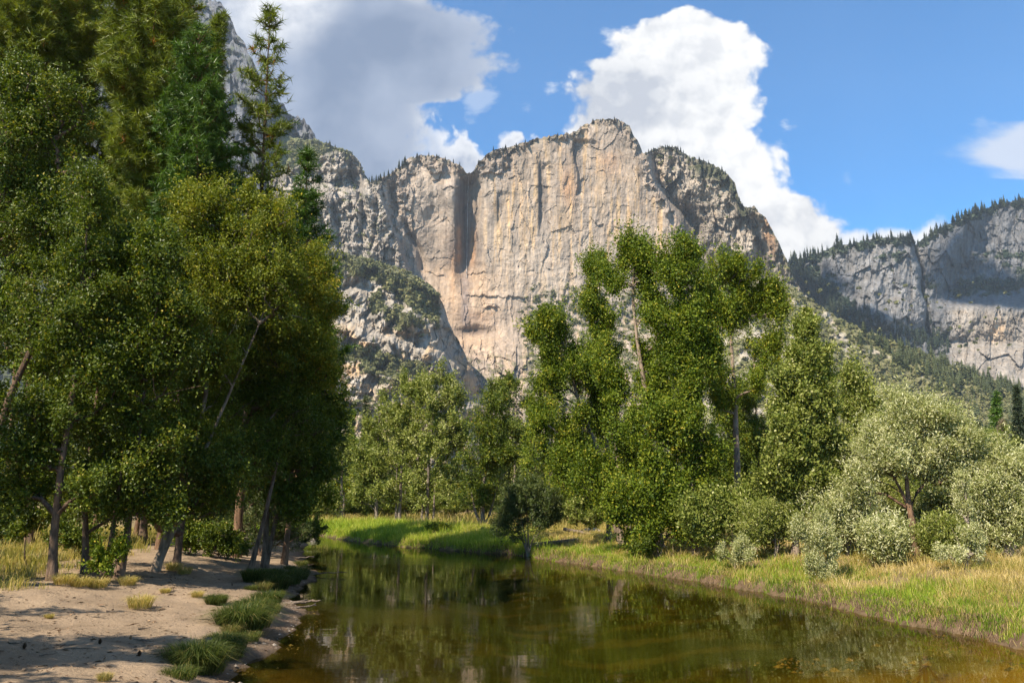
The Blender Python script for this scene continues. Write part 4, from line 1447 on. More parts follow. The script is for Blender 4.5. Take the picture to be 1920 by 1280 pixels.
left("sunlit cottonwood with yellowing top rising from pale crossed stems", 291, 1070, [[(305, 1020), (320, 985), (345, 900), (362, 850), (385, 760), (400, 640), (410, 480), (405, 400)], [(320, 1000), (335, 940), (350, 860), (330, 700), (345, 500)], [(330, 985), (400, 800), (470, 640), (520, 520)]],
     [(345, 390, 36, 60), (375, 420, 50, 80), (440, 430, 70, 80), (515, 450, 60, 62), (420, 540, 105, 95), (530, 540, 75, 80), (340, 520, 70, 90), (310, 640, 60, 80), (390, 350, 22, 34), (475, 385, 34, 34), (330, 760, 60, 60), (400, 680, 80, 70), (300, 830, 50, 50), (370, 800, 60, 60)],
     1300, L_GOLD, 5, B_PALE, r0=0.13, top_tint=0.16, tint=(0.34, 0.20))
left("cottonwood with orange-tinged outer leaves at the water's end of the clump", 470, 1020, [[(500, 950), (520, 850), (560, 680), (600, 560)]],
     [(605, 525, 38, 48), (590, 600, 50, 55), (540, 650, 70, 60), (605, 680, 36, 40), (560, 500, 40, 40)], 560, L_GOLD, 6, B_ALDER, Y=30, r0=0.10, tint=(0.55, 0.22))
left("dark inner alder filling the middle of the near clump", 330, 1062, [[(345, 960), (372, 850), (420, 740), (450, 640)], [(340, 950), (350, 800), (330, 700)]],
     [(360, 700, 85, 80), (470, 740, 100, 80), (560, 760, 70, 60), (400, 850, 90, 55), (500, 850, 80, 55), (450, 640, 90, 70), (340, 900, 70, 45), (560, 690, 50, 50), (330, 940, 55, 36, -4), (400, 940, 70, 44, -4), (270, 920, 50, 40, -4), (250, 860, 50, 40, -4), (330, 860, 60, 50, -4), (420, 860, 70, 50, -4)], 1250, L_SHADE, 7, r0=0.13)
left("bushy alder leaning over the water behind the near clump", 500, 1012, [[(505, 900), (520, 780), (545, 650)], [(530, 920), (575, 820), (600, 740)]],
     [(590, 640, 48, 60), (595, 720, 50, 55), (600, 800, 48, 60), (570, 880, 60, 55), (500, 890, 60, 55), (535, 800, 60, 60), (605, 870, 36, 50), (540, 950, 60, 35)], 620, L_SHADE, 8, Y=33, r0=0.14, size=0.12, spray=0.8)
left("dark willow shrub hanging over the near waterline", 488, 1042, [[(480, 1000), (470, 950)], [(500, 1000), (520, 960)], [(510, 1010), (545, 985)], [(470, 1010), (445, 980)]],
     [(500, 980, 55, 42), (545, 1000, 36, 40), (450, 985, 45, 38), (480, 935, 52, 36), (520, 1010, 40, 30)], 420, L_DARKW, 9, name='willow_shrub', split=3, r0=0.05, per=60, size=0.085, width=0.35, spray=0.5)
left("tall shaded cottonwood behind the bare-stemmed alder", 60, 1000, [[(50, 800), (60, 600), (80, 420)]],
     [(40, 840, 85, 70), (-20, 720, 80, 90), (90, 690, 80, 75), (-30, 560, 70, 90), (80, 540, 90, 90), (100, 900, 70, 45), (180, 760, 70, 70), (-20, 900, 70, 50)], 620, L_COTTON, 10, Y=36, size=0.14, spray=0.9, r0=0.2)
left("leafy cottonwood behind the twin-stemmed alder", 270, 992, [[(275, 850), (280, 700), (290, 560)]],
     [(250, 760, 90, 80), (330, 810, 100, 80), (250, 620, 90, 100), (330, 660, 80, 80), (210, 880, 80, 50), (380, 900, 80, 50), (300, 920, 70, 40)], 620, L_COTTON, 11, Y=40, size=0.15, spray=0.95, r0=0.2)
left("olive cottonwood in the shade behind the near clump by the water", 450, 990, [[(455, 850), (465, 740), (470, 640)]],
     [(480, 800, 100, 80), (550, 840, 70, 70), (400, 720, 90, 90), (500, 700, 80, 70), (430, 900, 90, 45), (540, 920, 60, 45), (600, 900, 40, 60)], 600, L_COTTON, 12, Y=46, size=0.17, spray=1.0, r0=0.2)
for i, (bu, bv, Yc, bl, lab) in enumerate((
        (20, 984, 44, [(10, 940, 70, 40), (80, 950, 60, 34), (-40, 930, 50, 44)], "dark thicket at the back of the dry grass on the far left"),
        (170, 982, 48, [(160, 935, 70, 44), (230, 945, 60, 38)], "dark thicket behind the thin near trunks"),
        (330, 984, 46, [(320, 935, 70, 46), (400, 945, 60, 40)], "dark thicket closing the path behind the crossed stems"),
        (470, 990, 52, [(460, 930, 60, 50), (530, 940, 50, 46)], "dark thicket beside the reddish pine trunk"))):
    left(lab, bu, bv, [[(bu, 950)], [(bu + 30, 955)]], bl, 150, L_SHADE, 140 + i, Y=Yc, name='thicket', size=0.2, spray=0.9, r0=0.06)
for i, (bu, bv, bl, lf, lab) in enumerate((
        (410, 1046, [(410, 1006, 46, 30), (440, 1022, 30, 18)], L_SHADE, "low leafy bush between the crossed stems and the dark willow shrub"),
        (352, 1040, [(352, 1006, 34, 26)], L_COTTON, "low bush right behind the crossed stems"),
        (140, 1046, [(135, 1010, 40, 28), (170, 1020, 26, 18)], L_SHADE, "low bush behind the thin alder's foot"),
        (20, 1030, [(10, 1000, 44, 26)], L_SHADE, "low dark bush in the grass at the left edge"),
        (560, 1026, [(560, 1000, 34, 26), (588, 994, 20, 20)], L_SHADE, "bush drooping to the water beyond the dark willow shrub"))):
    left(lab, bu, bv, [[(bu, bv - 30)], [(bu + 12, bv - 26)]], bl, 130, lf, 160 + i, name='low_bush', spray=0.5, r0=0.03, split=3)
left("small leafy sapling between the near trunks", 205, 1092, [[(200, 1060), (195, 1035)], [(212, 1060), (220, 1040)]], [(195, 1050, 24, 20), (215, 1040, 18, 20)], 60, L_COTTON, 13, name='sapling', r0=0.02, spray=0.3, per=40)
left("slim dark sapling standing alone in the shade at far left", 48, 1062, [[(48, 1020), (50, 985)]], [(50, 985, 16, 22)], 36, L_SHADE, 14, name='sapling', r0=0.03, spray=0.35)

G_PINE = "tall pines behind the near bank trees"
pk = dict(tuft=0.40, nw=0.045, needles=17, whorls=50, per_whorl=8, gap=0.21, brown=0.006)
def pine(label, bu, bv, tu, tv, Y, prof, *a, **kw):
    kw['r0'] = kw.get('r0', 0.26) * 0.48
    return pine_px('pine_tree', label, 'tree', G_PINE, bu, bv + 6, tu, max(tv, -110), Y * 0.80, prof, *a, **dict(pk, **kw))


pine("light green pine cut by the left edge of the picture", -40, 985, 25, -150, 48, [(0.3, 50), (0.55, 80), (0.75, 85), (0.92, 45), (1, 6)], L_PINE, B_PINE, 21, first=0.45, tint=(0.6, 0.2))
pine("open sunlit pine with limbs showing against the side cliff", 60, 985, 148, -150, 52, [(0.4, 60), (0.62, 100), (0.78, 105), (0.92, 60), (1, 6)], L_PINE, B_PINE, 22, first=0.50, tint=(0.62, 0.2), per_whorl=6)
pine("large pine with orange twig ends, its trunk tilting left", 345, 988, 258, -190, 46, [(0.3, 70), (0.5, 110), (0.68, 120), (0.85, 95), (1, 8)], L_PINE, B_PINE, 23, first=0.44, brown=0.006, r0=0.34, per_whorl=8, tint=(0.5, 0.2))
pine("dense lush green conifer in the middle of the pines", 300, 988, 372, 52, 43, [(0.2, 60), (0.5, 96), (0.7, 92), (0.85, 66), (0.95, 34), (1, 6)], L_CEDAR, B_PINE, 24, first=0.4, per_whorl=7, whorls=34, tuft=0.32, needles=15, tint=(0.5, 0.22), brown=0)
pine("tall slender open pine standing clear against the grey cloud", 445, 988, 507, 10, 46, [(0.25, 85), (0.5, 82), (0.68, 66), (0.84, 46), (0.95, 26), (1, 8)], L_PINE, B_PINE, 25, first=0.34, per_whorl=4, whorls=34, brown=0.012, r0=0.42, tint=(0.42, 0.2), rise=0.28, dens=0.55)
pine("narrow pine spire just left of the slender open pine", 350, 988, 416, 22, 52, [(0.4, 60), (0.7, 44), (0.88, 27), (1, 4)], L_PINE, B_PINE, 26, first=0.42, brown=0.008, tint=(0.45, 0.2))
pine("pointed fir with drooping dark boughs beside the left dome", 536, 990, 574, 274, 44, [(0.15, 85), (0.4, 84), (0.6, 66), (0.78, 44), (0.92, 20), (1, 3)], L_CEDAR, B_PINE, 27, first=0.2, sag=0.30, per_whorl=6, whorls=32, rise=0.30, tint=(0.35, 0.22), brown=0)
pine("broad sunlit pine between the left-edge pine and the open one", 10, 986, 95, -170, 57, [(0.3, 70), (0.55, 100), (0.75, 105), (0.9, 70), (1, 6)], L_PINE, B_PINE, 29, first=0.45, tint=(0.6, 0.2))
pine("yellow-green pine filling the gap left of the narrow spire", 255, 988, 335, -40, 58, [(0.3, 70), (0.55, 80), (0.75, 75), (0.9, 46), (1, 6)], L_PINE, B_PINE, 30, first=0.4, tint=(0.55, 0.2))
pine("shaded pine deep behind the near clump, lower trunk reddish", 180, 988, 250, 120, 56, [(0.3, 70), (0.6, 80), (0.85, 50), (1, 4)], L_PINE, B_PINE, 28, first=0.35, tint=(0.4, 0.2))

# ---------------------------------------------------------------- cottonwoods of the far bank
G_RIGHT = "cottonwoods standing on the far bank right of the fall"
def right(label, bu, bv, stems, blobs, n, leaf, seed, bark=None, Y=None, name='cottonwood_tree', **kw):
    kw = dict(dict(size=0.13, spray=1.15, per=108, r0=0.2, updir=1.7, core=False, split=7), **kw)
    return tree_px(name, label, 'tree', G_RIGHT, bu, bv, Y or depth_at(bu, bv), stems, blobs, int(n * 1.3), leaf, bark or B_COTTON, seed, **kw)


right("cottonwood with pale foot and dark stem leaning left over the meadow", 1172, 1022, [[(1152, 980), (1140, 930), (1125, 850), (1090, 765), (1068, 680), (1050, 620)], [(1185, 1024, 'foot'), (1160, 900), (1150, 800)]],
      [(1040, 640, 46, 55), (1030, 730, 50, 62), (1075, 815, 50, 50), (1100, 690, 44, 50), (1010, 800, 32, 55), (1060, 880, 50, 45), (1020, 610, 22, 28)], 480, L_COTTON, 31, B_PALE, r0=0.24)
right("narrow ragged cottonwood spire at the left of the tall group", 1142, 1014, [[(1138, 850), (1130, 700), (1122, 500)]],
      [(1121, 505, 20, 42), (1118, 575, 34, 45), (1122, 650, 40, 45), (1110, 720, 45, 50), (1130, 800, 50, 50)], 360, L_COTTON, 32, r0=0.16)
right("tall cottonwood whose bare reddish trunk shows halfway up", 1236, 1030, [[(1225, 900), (1215, 780), (1202, 700), (1188, 605), (1184, 530), (1192, 462)]],
      [(1197, 480, 32, 34), (1165, 510, 34, 34), (1218, 520, 40, 40), (1150, 545, 22, 34), (1235, 590, 36, 40), (1245, 660, 44, 60), (1150, 740, 40, 50), (1230, 760, 60, 56), (1180, 830, 66, 50), (1130, 900, 60, 50)],
      620, L_COTTON, 33, B_PALE, r0=0.24)
right("broad tall cottonwood in the centre of the group, topped by a small peak", 1302, 1042, [[(1298, 900), (1292, 750), (1290, 600), (1284, 470)]],
      [(1286, 480, 30, 34), (1258, 520, 42, 44), (1312, 535, 40, 48), (1282, 600, 62, 56), (1268, 700, 62, 64), (1250, 810, 72, 62), (1312, 830, 56, 62), (1215, 900, 66, 56), (1290, 920, 60, 50), (1320, 680, 40, 50)], 820, L_COTTON, 34)
right("cottonwood with a yellowish double top at the right of the tall group", 1384, 1012, [[(1384, 930), (1381, 850), (1378, 750), (1372, 650), (1362, 500)]],
      [(1360, 500, 30, 36), (1332, 540, 32, 48), (1392, 530, 34, 40), (1432, 575, 34, 44), (1456, 590, 20, 30), (1375, 600, 60, 44), (1430, 650, 40, 40), (1325, 640, 36, 56), (1340, 740, 40, 50), (1420, 730, 26, 50)],
      560, L_COTTON, 35, B_PALE, r0=0.26, tint=(0.5, 0.2))
right("low dark cottonwood filling the hollow behind the yellowish double top", 1420, 1002, [[(1425, 880), (1420, 780), (1410, 700)]],
      [(1440, 860, 66, 70), (1380, 880, 66, 64), (1330, 920, 74, 46), (1410, 770, 44, 70), (1460, 940, 60, 40), (1370, 780, 50, 60)], 460, L_SHADE, 36, Y=54)
right("bright cone-shaped cottonwood with a thin pale stem", 1490, 1032, [[(1494, 940), (1498, 850), (1508, 720), (1515, 590)]],
      [(1517, 598, 9, 26), (1516, 626, 15, 28), (1514, 660, 26, 34), (1511, 696, 36, 42), (1509, 735, 46, 42), (1507, 775, 54, 46), (1504, 805, 60, 46), (1503, 845, 68, 50), (1500, 900, 72, 46)], 1150, L_PALE, 37, B_PALE, r0=0.14, tint=(0.48, 0.22), updir=1.3, spray=0.7, Y=34, split=0)
right("thin pale cottonwood spire beside the cone-shaped one", 1612, 1024, [[(1604, 850), (1600, 706)]],
      [(1600, 715, 13, 30), (1601, 775, 26, 42), (1604, 850, 42, 50), (1585, 925, 56, 46), (1630, 920, 36, 50)], 340, L_PALE, 38, B_PALE, r0=0.11, tint=(0.55, 0.22), updir=0.9)
right("leafy bank shrub under the tall cottonwoods, left of the centre trunk", 1235, 1048, [[(1230, 1000), (1225, 950)], [(1250, 1000), (1265, 960)], [(1200, 1000), (1180, 960)]],
      [(1230, 965, 62, 46), (1175, 950, 44, 44), (1285, 985, 44, 36), (1210, 1010, 40, 24)], 340, L_COTTON, 39, name='bank_shrub', split=3, r0=0.05, size=0.13)
right("grey-green shrub below the yellowish double top", 1345, 1052, [[(1345, 1010), (1340, 960)], [(1360, 1000), (1385, 965)]],
      [(1340, 980, 52, 40), (1395, 975, 40, 40), (1430, 1000, 36, 30)], 260, L_PALE, 40, name='bank_shrub', split=3, r0=0.05, size=0.13)
right("small dark shrub at the foot of the pale leaning trunk", 1205, 1052, [[(1205, 1035)]], [(1206, 1034, 24, 18)], 60, L_SHADE, 41, name='bank_shrub', split=3, r0=0.03, size=0.09, spray=0.4)

G_WILLOW = "silvery willows on the right of the far bank"
def willow(label, bu, bv, stems, blobs, n, seed, leaf=None, Y=None, name='willow_tree', bark=None, **kw):
    kw = dict(dict(size=0.125, spray=0.85, per=105, r0=0.2, width=0.32, updir=0.9, gloss_up=0.8, tint=(0.6, 0.24)), **kw)
    return tree_px(name, label, 'tree' if name == 'willow_tree' else 'shrub', G_WILLOW, bu, bv, Y or depth_at(bu, bv), stems, blobs, int(n * (0.75 if name == 'willow_shrub' else 1.5)), leaf or L_SILVER, bark or B_COTTON, seed, **kw)


willow("round silvery willow with a crooked reddish trunk", 1722, 1048, [[(1714, 1000), (1702, 935), (1700, 870), (1690, 790)], [(1714, 1000), (1702, 935), (1740, 905), (1775, 850)], [(1704, 940), (1665, 880), (1650, 840)]],
       [(1712, 795, 66, 44), (1775, 835, 54, 50), (1655, 850, 50, 50), (1735, 880, 70, 40), (1640, 925, 44, 40), (1690, 765, 38, 24), (1812, 890, 34, 44), (1690, 850, 60, 40)], 800, 51, r0=0.17, bark=B_PINE)
willow("grey-green willow cut by the right edge of the picture", 1890, 1046, [[(1885, 980), (1890, 900)], [(1900, 990), (1930, 930)], [(1880, 990), (1860, 950)]],
       [(1892, 890, 50, 46), (1935, 940, 54, 60), (1858, 940, 34, 44), (1905, 990, 56, 36), (1880, 960, 40, 40)], 560, 52)
willow("shaded willow behind the crooked reddish trunk", 1780, 1012, [[(1780, 950)]], [(1770, 960, 60, 46), (1830, 950, 44, 52), (1690, 970, 60, 40), (1620, 970, 50, 44)], 420, 53, leaf=L_COTTON, Y=37, tint=(0.35, 0.2))
for i, (bu, bv, Yc, bl, lf, lab) in enumerate((
        (1452, 1020, 34, [(1452, 975, 40, 40), (1425, 990, 26, 26)], L_PALE, "pale bushy willow left of the conical tree's foot"),
        (1588, 1020, 33, [(1590, 960, 44, 46), (1570, 1000, 34, 26)], L_SILVER, "silvery bushy willow behind the widest bank shrub"),
        (1682, 1012, 36, [(1675, 950, 44, 44), (1700, 990, 36, 30)], L_PALE, "pale bushy willow behind the crooked trunk's foot"),
        (1765, 1020, 34, [(1765, 980, 36, 36), (1745, 1004, 24, 24)], L_SILVER, "silvery bushy willow filling the space right of the crooked trunk"),
        (1850, 1024, 33, [(1850, 975, 40, 44), (1868, 1006, 30, 26)], L_PALE, "pale bushy willow between the pointed shrub and the edge willow"),
        (1900, 1010, 38, [(1905, 900, 56, 56), (1850, 890, 44, 50)], L_SILVER, "tall silvery willow mass behind the edge willow"),
        (1688, 1042, 29.5, [(1672, 1022, 28, 20), (1652, 1026, 22, 16)], L_SILVER, "low silvery willow bush against the crooked trunk's left side"),
        (1756, 1046, 29, [(1762, 1020, 24, 20), (1780, 1030, 20, 14)], L_PALE, "low pale willow bush against the crooked trunk's right side"),
        (1630, 1006, 40, [(1640, 880, 50, 50), (1610, 920, 40, 44)], L_SILVER, "silvery willow mass left of the crooked willow"))):
    willow(lab, bu, bv, [[(bu, bv - 50)], [(bu + 14, bv - 40)]], bl, 240, 150 + i, leaf=lf, Y=Yc, r0=0.06, split=6, core=False, updir=1.5)
willow("pale silvery shrub standing at the bank's edge, widest of the shrubs", 1535, 1090, [[(1540, 1040), (1550, 960)], [(1520, 1040), (1510, 1000)], [(1550, 1050), (1575, 1020)]],
       [(1546, 990, 28, 44), (1520, 1030, 36, 34), (1566, 1035, 28, 36), (1500, 1010, 22, 30), (1540, 1060, 40, 22)], 300, 54, name='willow_shrub', split=8, core=False, slim=0.55, bough=12, updir=2.4, r0=0.035, size=0.085, spray=0.42, per=95, tint=(0.66, 0.22))
willow("upright silvery shrub with a pointed top at the right", 1812, 1066, [[(1812, 1000), (1808, 915)], [(1822, 1020), (1840, 980)], [(1800, 1020), (1785, 985)]],
       [(1808, 925, 11, 28), (1812, 970, 24, 34), (1814, 1015, 38, 30), (1780, 1030, 20, 20)], 220, 55, name='willow_shrub', split=8, core=False, slim=0.55, bough=12, updir=2.4, r0=0.035, size=0.085, spray=0.42, per=95, tint=(0.68, 0.22))
willow("small pale shrub in the straw below the tall cottonwoods", 1378, 1072, [[(1378, 1030)], [(1390, 1040)]], [(1376, 1022, 26, 30), (1392, 1038, 24, 24), (1352, 1034, 18, 22)], 140, 56, name='willow_shrub', split=8, core=False, slim=0.55, bough=12, updir=2.4, r0=0.03, size=0.085, spray=0.38, per=95, tint=(0.6, 0.22))
willow("pale shrub in front of the crooked willow's left side", 1652, 1034, [[(1652, 980)], [(1640, 1000)], [(1670, 1000)]], [(1652, 965, 28, 40), (1630, 1000, 26, 24), (1680, 1000, 30, 26)], 200, 57, name='willow_shrub', split=8, core=False, slim=0.55, bough=12, updir=2.4, r0=0.03, size=0.09, spray=0.42, per=95, tint=(0.62, 0.22))

# ---------------------------------------------------------------- trees at the river bend
G_BEND = "trees round the meadow at the river bend"
def bend(label, bu, bv, stems, blobs, n, leaf, seed, bark=None, Y=None, name='cottonwood_tree', **kw):
    kw = dict(dict(size=0.25, spray=1.15, per=44, r0=0.2, width=0.5, updir=0.9, tint=(0.45, 0.22)), **kw)
    return tree_px(name, label, 'tree', G_BEND, bu, bv, Y or depth_at(bu, bv), stems, blobs, int(n * 1.3), leaf, bark or B_COTTON, seed, **kw)


bend("pale poplar half hidden by the near bank trees at the bend", 640, 984, [[(640, 900), (645, 810)]], [(645, 815, 20, 34), (640, 875, 36, 46), (612, 925, 38, 40), (600, 850, 24, 40)], 300, L_PALE, 61, Y=92)
bend("pale poplar with a thin leading tip, left of the bend clump", 706, 980, [[(706, 880), (713, 752)]], [(714, 768, 18, 26), (706, 815, 32, 40), (694, 880, 44, 50), (680, 920, 40, 30)], 340, L_PALE, 62, Y=86)
bend("wind-brushed poplar in the middle of the bend clump", 748, 982, [[(752, 870), (768, 720)], [(742, 980, 'foot'), (745, 860)]], [(770, 725, 28, 36), (758, 785, 40, 46), (745, 860, 46, 50), (740, 925, 40, 24)], 420, L_PALE, 63, Y=83, tint=(0.52, 0.2))
bend("tallest poplar of the bend clump with bright silvery side", 800, 986, [[(804, 870), (818, 700)], [(790, 986, 'foot'), (796, 900)], [(812, 986, 'foot'), (816, 900)]],
     [(818, 712, 30, 28), (808, 770, 44, 42), (845, 760, 28, 36), (802, 845, 54, 46), (850, 830, 36, 44), (800, 915, 50, 30), (838, 900, 30, 36)], 620, L_PALE, 64, Y=80, tint=(0.55, 0.22))
bend("dark spreading tree with low trunk in the meadow", 905, 996, [[(906, 920), (920, 800)], [(890, 960), (880, 900)], [(920, 960), (935, 900)]],
     [(918, 800, 36, 40), (900, 860, 40, 40), (940, 850, 36, 40), (905, 925, 44, 30), (930, 760, 22, 30)], 440, L_SHADE, 65, Y=70, size=0.2)
bend("olive poplar behind the dark spreading tree", 965, 984, [[(965, 880), (968, 740)]], [(965, 745, 30, 36), (960, 800, 40, 40), (935, 745, 24, 30), (990, 840, 40, 50), (970, 900, 50, 40)], 420, L_PALE, 66, Y=84, tint=(0.3, 0.2))
bend("cottonwood between the olive poplar and the leaning tree", 1030, 992, [[(1030, 900), (1035, 780)]], [(1030, 790, 40, 50), (1010, 860, 44, 50), (1060, 860, 40, 50), (1030, 930, 56, 36), (1085, 930, 40, 40)], 420, L_COTTON, 67, Y=66, size=0.2)
bend("round dark willow bush leaning over the water", 990, 1042, [[(990, 1000), (985, 950)], [(980, 1010), (955, 970)], [(1000, 1005), (1030, 965)], [(985, 1010), (970, 940)]],
     [(990, 955, 58, 44), (985, 930, 42, 30), (955, 975, 30, 30), (1028, 970, 28, 32)], 520, L_DARKW, 68, name='willow_bush', split=3, size=0.15, spray=0.6, per=56, width=0.32, r0=0.08)
bend("low weedy shrub at the left of the bright grass", 822, 1004, [[(822, 990)]], [(820, 990, 22, 12), (840, 994, 16, 10), (808, 988, 8, 16)], 80, L_SHADE, 69, name='low_shrub', size=0.14, spray=0.4, r0=0.03)
bend("pale scrubby bush behind the bright grass tongue", 1110, 1006, [[(1110, 985)]], [(1105, 975, 34, 24), (1075, 965, 30, 24)], 120, L_PALE, 70, name='low_shrub', size=0.15, spray=0.5, r0=0.03, Y=56)

# ---------------------------------------------------------------- belt of trees further back, and shade trees beside the camera
def belt_source(seed, leaf, H, label):
    rng = np.random.default_rng(seed)
    bl = [(rng.normal(0, H * 0.07), rng.normal(0, H * 0.07), H * f, H * r, H * r, H * 0.15) for f, r in ((0.28, 0.19), (0.42, 0.21), (0.56, 0.19), (0.70, 0.15), (0.84, 0.10), (0.93, 0.05), (0.36, 0.22))]
    return make_tree('belt_tree', label, 'tree', 'belt of trees beyond the meadow', (0, 0, 0), [[(0, 0, 0), (0.1, 0, H * 0.5), (0, 0.1, H * 0.95)]], bl, 300, leaf, B_COTTON, seed,
                     per=44, size=0.30, spray=1.3, r0=0.2, width=0.55, updir=0.8)


belt_label = "background cottonwood in the belt of trees beyond the meadow"
belt = [belt_source(201, L_COTTON, 17, belt_label), belt_source(202, L_PALE, 15, belt_label), belt_source(203, L_SHADE, 14, belt_label)]
rng = np.random.default_rng(77)
spots = []
for Y0, n_, spread in ((108, 24, 6), (135, 22, 8), (180, 22, 16)):
    for i in range(n_):
        u = -150 + 2200 * (i + rng.uniform(0.1, 0.9)) / n_
        Y = Y0 + rng.uniform(-spread, spread)
        a, _ = ray(u, 960)
        x = float(a * Y)
        if in_river(np.array([x]), np.array([Y]))[0]: continue
        spots.append((x, Y))
used = [False] * 3
for i, (x, Y) in enumerate(spots):
    k = int(rng.choice(3, p=[0.35, 0.4, 0.25]))
    o = belt[k] if not used[k] else copy_tree(belt[k])
    used[k] = True
    s = rng.uniform(0.62, 0.95)
    o.location = (x, Y, float(ground_h(np.array([x]), np.array([Y]))[0]) - 0.1)
    o.rotation_euler = (0, 0, rng.uniform(0, 6.28))
    o.scale = (s * rng.uniform(0.9, 1.2), s * rng.uniform(0.9, 1.2), s)
# trees just outside the picture that shade the beach and the near clump
for i, (x, y, s, k) in enumerate(((-13.5, 6, 0.75, 0), (-10, 1, 0.7, 1), (-15, 11, 0.7, 2), (-7, -2.5, 0.65, 0), (-12, -4, 0.85, 2), (-4, -6, 0.7, 1), (-22, 9, 0.9, 1), (-9, 4.2, 0.62, 0), (-12.2, 8.6, 0.6, 1), (-19, 17, 0.75, 0), (-24.5, 24, 0.8, 2))):
    o = copy_tree(belt[k])
    tag(o, "cottonwood on the near bank outside the picture, shading the beach", 'tree', 'shade trees beside the beach')
    o.location = (x, y, 0.9); o.rotation_euler = (0, 0, i * 1.7); o.scale = (s, s, s)

# thickets and young trees closing the view across the meadow
rng = np.random.default_rng(78)
for i in range(64):
    u = 540 + 1420 * (i + rng.uniform(0, 1)) / 64
    Y = rng.uniform(93, 118) if u < 1080 else rng.uniform(66, 104)
    a, _ = ray(u, 960); x = float(a * Y)
    if bank(np.array([x]), np.array([Y]))[0][0] < 8: continue
    o = copy_tree(belt[int(rng.choice(3, p=[0.3, 0.45, 0.25]))])
    o.name = 'thicket'
    tag(o, "bushy young growth closing the view behind the meadow trees", 'thicket', 'thickets behind the meadow')
    s_ = rng.uniform(0.20, 0.42)
    o.location = (x, Y, float(ground_h(np.array([x]), np.array([Y]))[0]) - 1.2 * s_)
    o.rotation_euler = (0, 0, rng.uniform(0, 6.28))
    o.scale = (s_ * rng.uniform(1.4, 2.4), s_ * rng.uniform(1.4, 2.4), s_)

# conifers standing behind the willows at the right, and by the bend
G_CON = "conifers rising behind the riverside trees"
for label, bu, tu, tv, Y, r, leaf, sd in (
        ("dark pointed fir behind the willows at the right", 1868, 1868, 735, 130, 34, L_CEDAR, 81), ("dark fir at the right edge of the picture", 1908, 1906, 722, 135, 26, L_FIR, 82),
        ("pale brown dead fir in front of the dark pointed fir", 1880, 1880, 788, 118, 22, L_DEAD, 83), ("small green fir between the willow and the dark pointed fir", 1835, 1835, 790, 150, 18, L_FIRL, 84),
        ("blue-green fir showing above the poplars at the bend", 688, 686, 742, 150, 26, L_FIRL, 85), ("slim dark fir against the pale slabs at the bend", 662, 660, 770, 140, 22, L_FIR, 86),
        ("slender fir beside the thin pale spire", 1655, 1655, 745, 170, 12, L_FIRL, 87)):
    pine_px('fir_tree', label, 'tree', G_CON, bu, 975, tu, tv, Y, [(0.08, r), (0.4, r * 0.8), (0.75, r * 0.4), (1, 1)], leaf, B_PINE, sd,
            whorls=30, per_whorl=8, tuft=0.7, needles=9, nw=0.16, gap=0.7, rise=0.05, sag=0.12, first=0.08, brown=0, r0=0.22)


# ================================================================ scrub and forest on the slopes
def scatter_scrub(name, label, area, depth, accept, n, size, seed, leaf, quads=13, squash=0.7):
    rng = np.random.default_rng(seed)
    u = rng.uniform(area[0], area[1], n * 6); v = rng.uniform(area[2], area[3], n * 6)
    ok = rng.random(len(u)) < accept(u, v)
    u, v = u[ok][:n], v[ok][:n]
    D = depth(u, v)
    X, Y, Z = at(u, v, D)
    c = np.stack([X, Y, Z], 1)
    r = size * rng.uniform(0.5, 1.3, len(c)) * (D / 1500) ** 0.5
    c = np.repeat(c, quads, 0); rr = np.repeat(r, quads)
    d = unit(rng.normal(size=(len(c), 3)) + np.array([0, -0.3, 0.5]))
    pos = c + d * rr[:, None] * np.array([1, 1, squash]) * rng.uniform(0.3, 1.0, len(c))[:, None]
    nrm = unit(d + rng.normal(0, 0.4, c.shape))
    ld = unit(np.cross(nrm, rng.normal(size=c.shape)))
    V, F = leaf_quads(pos - ld * rr[:, None] * 0.45, ld, nrm, rr * 0.95, 0.9, 0.1)
    tn = np.repeat(np.clip(np.repeat(rng.normal(0.42, 0.20, len(r)), quads) + rng.normal(0, 0.1, len(c)), 0, 1), 4)
    o = add(name, build_mesh(name, V, F, [leaf], {'tint': tn}))
    tag(o, label, kind='stuff')
    return o


scatter_scrub('hillside_scrub', 'dense olive scrub covering the hillside on the right', (1380, 1990, 520, 900), hill_depth,
              lambda u, v: (v > hill_top(u) + 1) * (1 - sm(hill_bare(u, v), 0.35, 0.62)) * 0.9 + 0.02, 5200, 5.2, 301, L_SCRUB)
scatter_scrub('ledge_scrub', 'olive scrub on the ledges of the grey buttress', (590, 930, 466, 850), butt_depth,
              lambda u, v: (v > butt_top(u) + 1) * sm(butt_veg(u, v), 0.38, 0.6), 2600, 5.0, 302, L_SCRUB)


def fan_mask(u, v):
    veg = fbm(u * 0.07, v * 0.11, 0, 5, 81)
    fan = sm(v, 525 - 0.12 * (u - 960), 575 - 0.12 * (u - 960)) * sm(u, 965, 1010)
    right_ = sm(u, edge_line(v), edge_line(v) + 20) * sm(veg - 0.002 * (v - 330), 0.28, 0.5) * (v < 540)
    left_ = (1 - sm(u, 700, 740)) * sm(veg, 0.3, 0.5) * 0.8
    return (v > wall_top(u) + 1) * np.clip(fan * sm(veg, -0.1, 0.2) + right_ + left_, 0, 1)


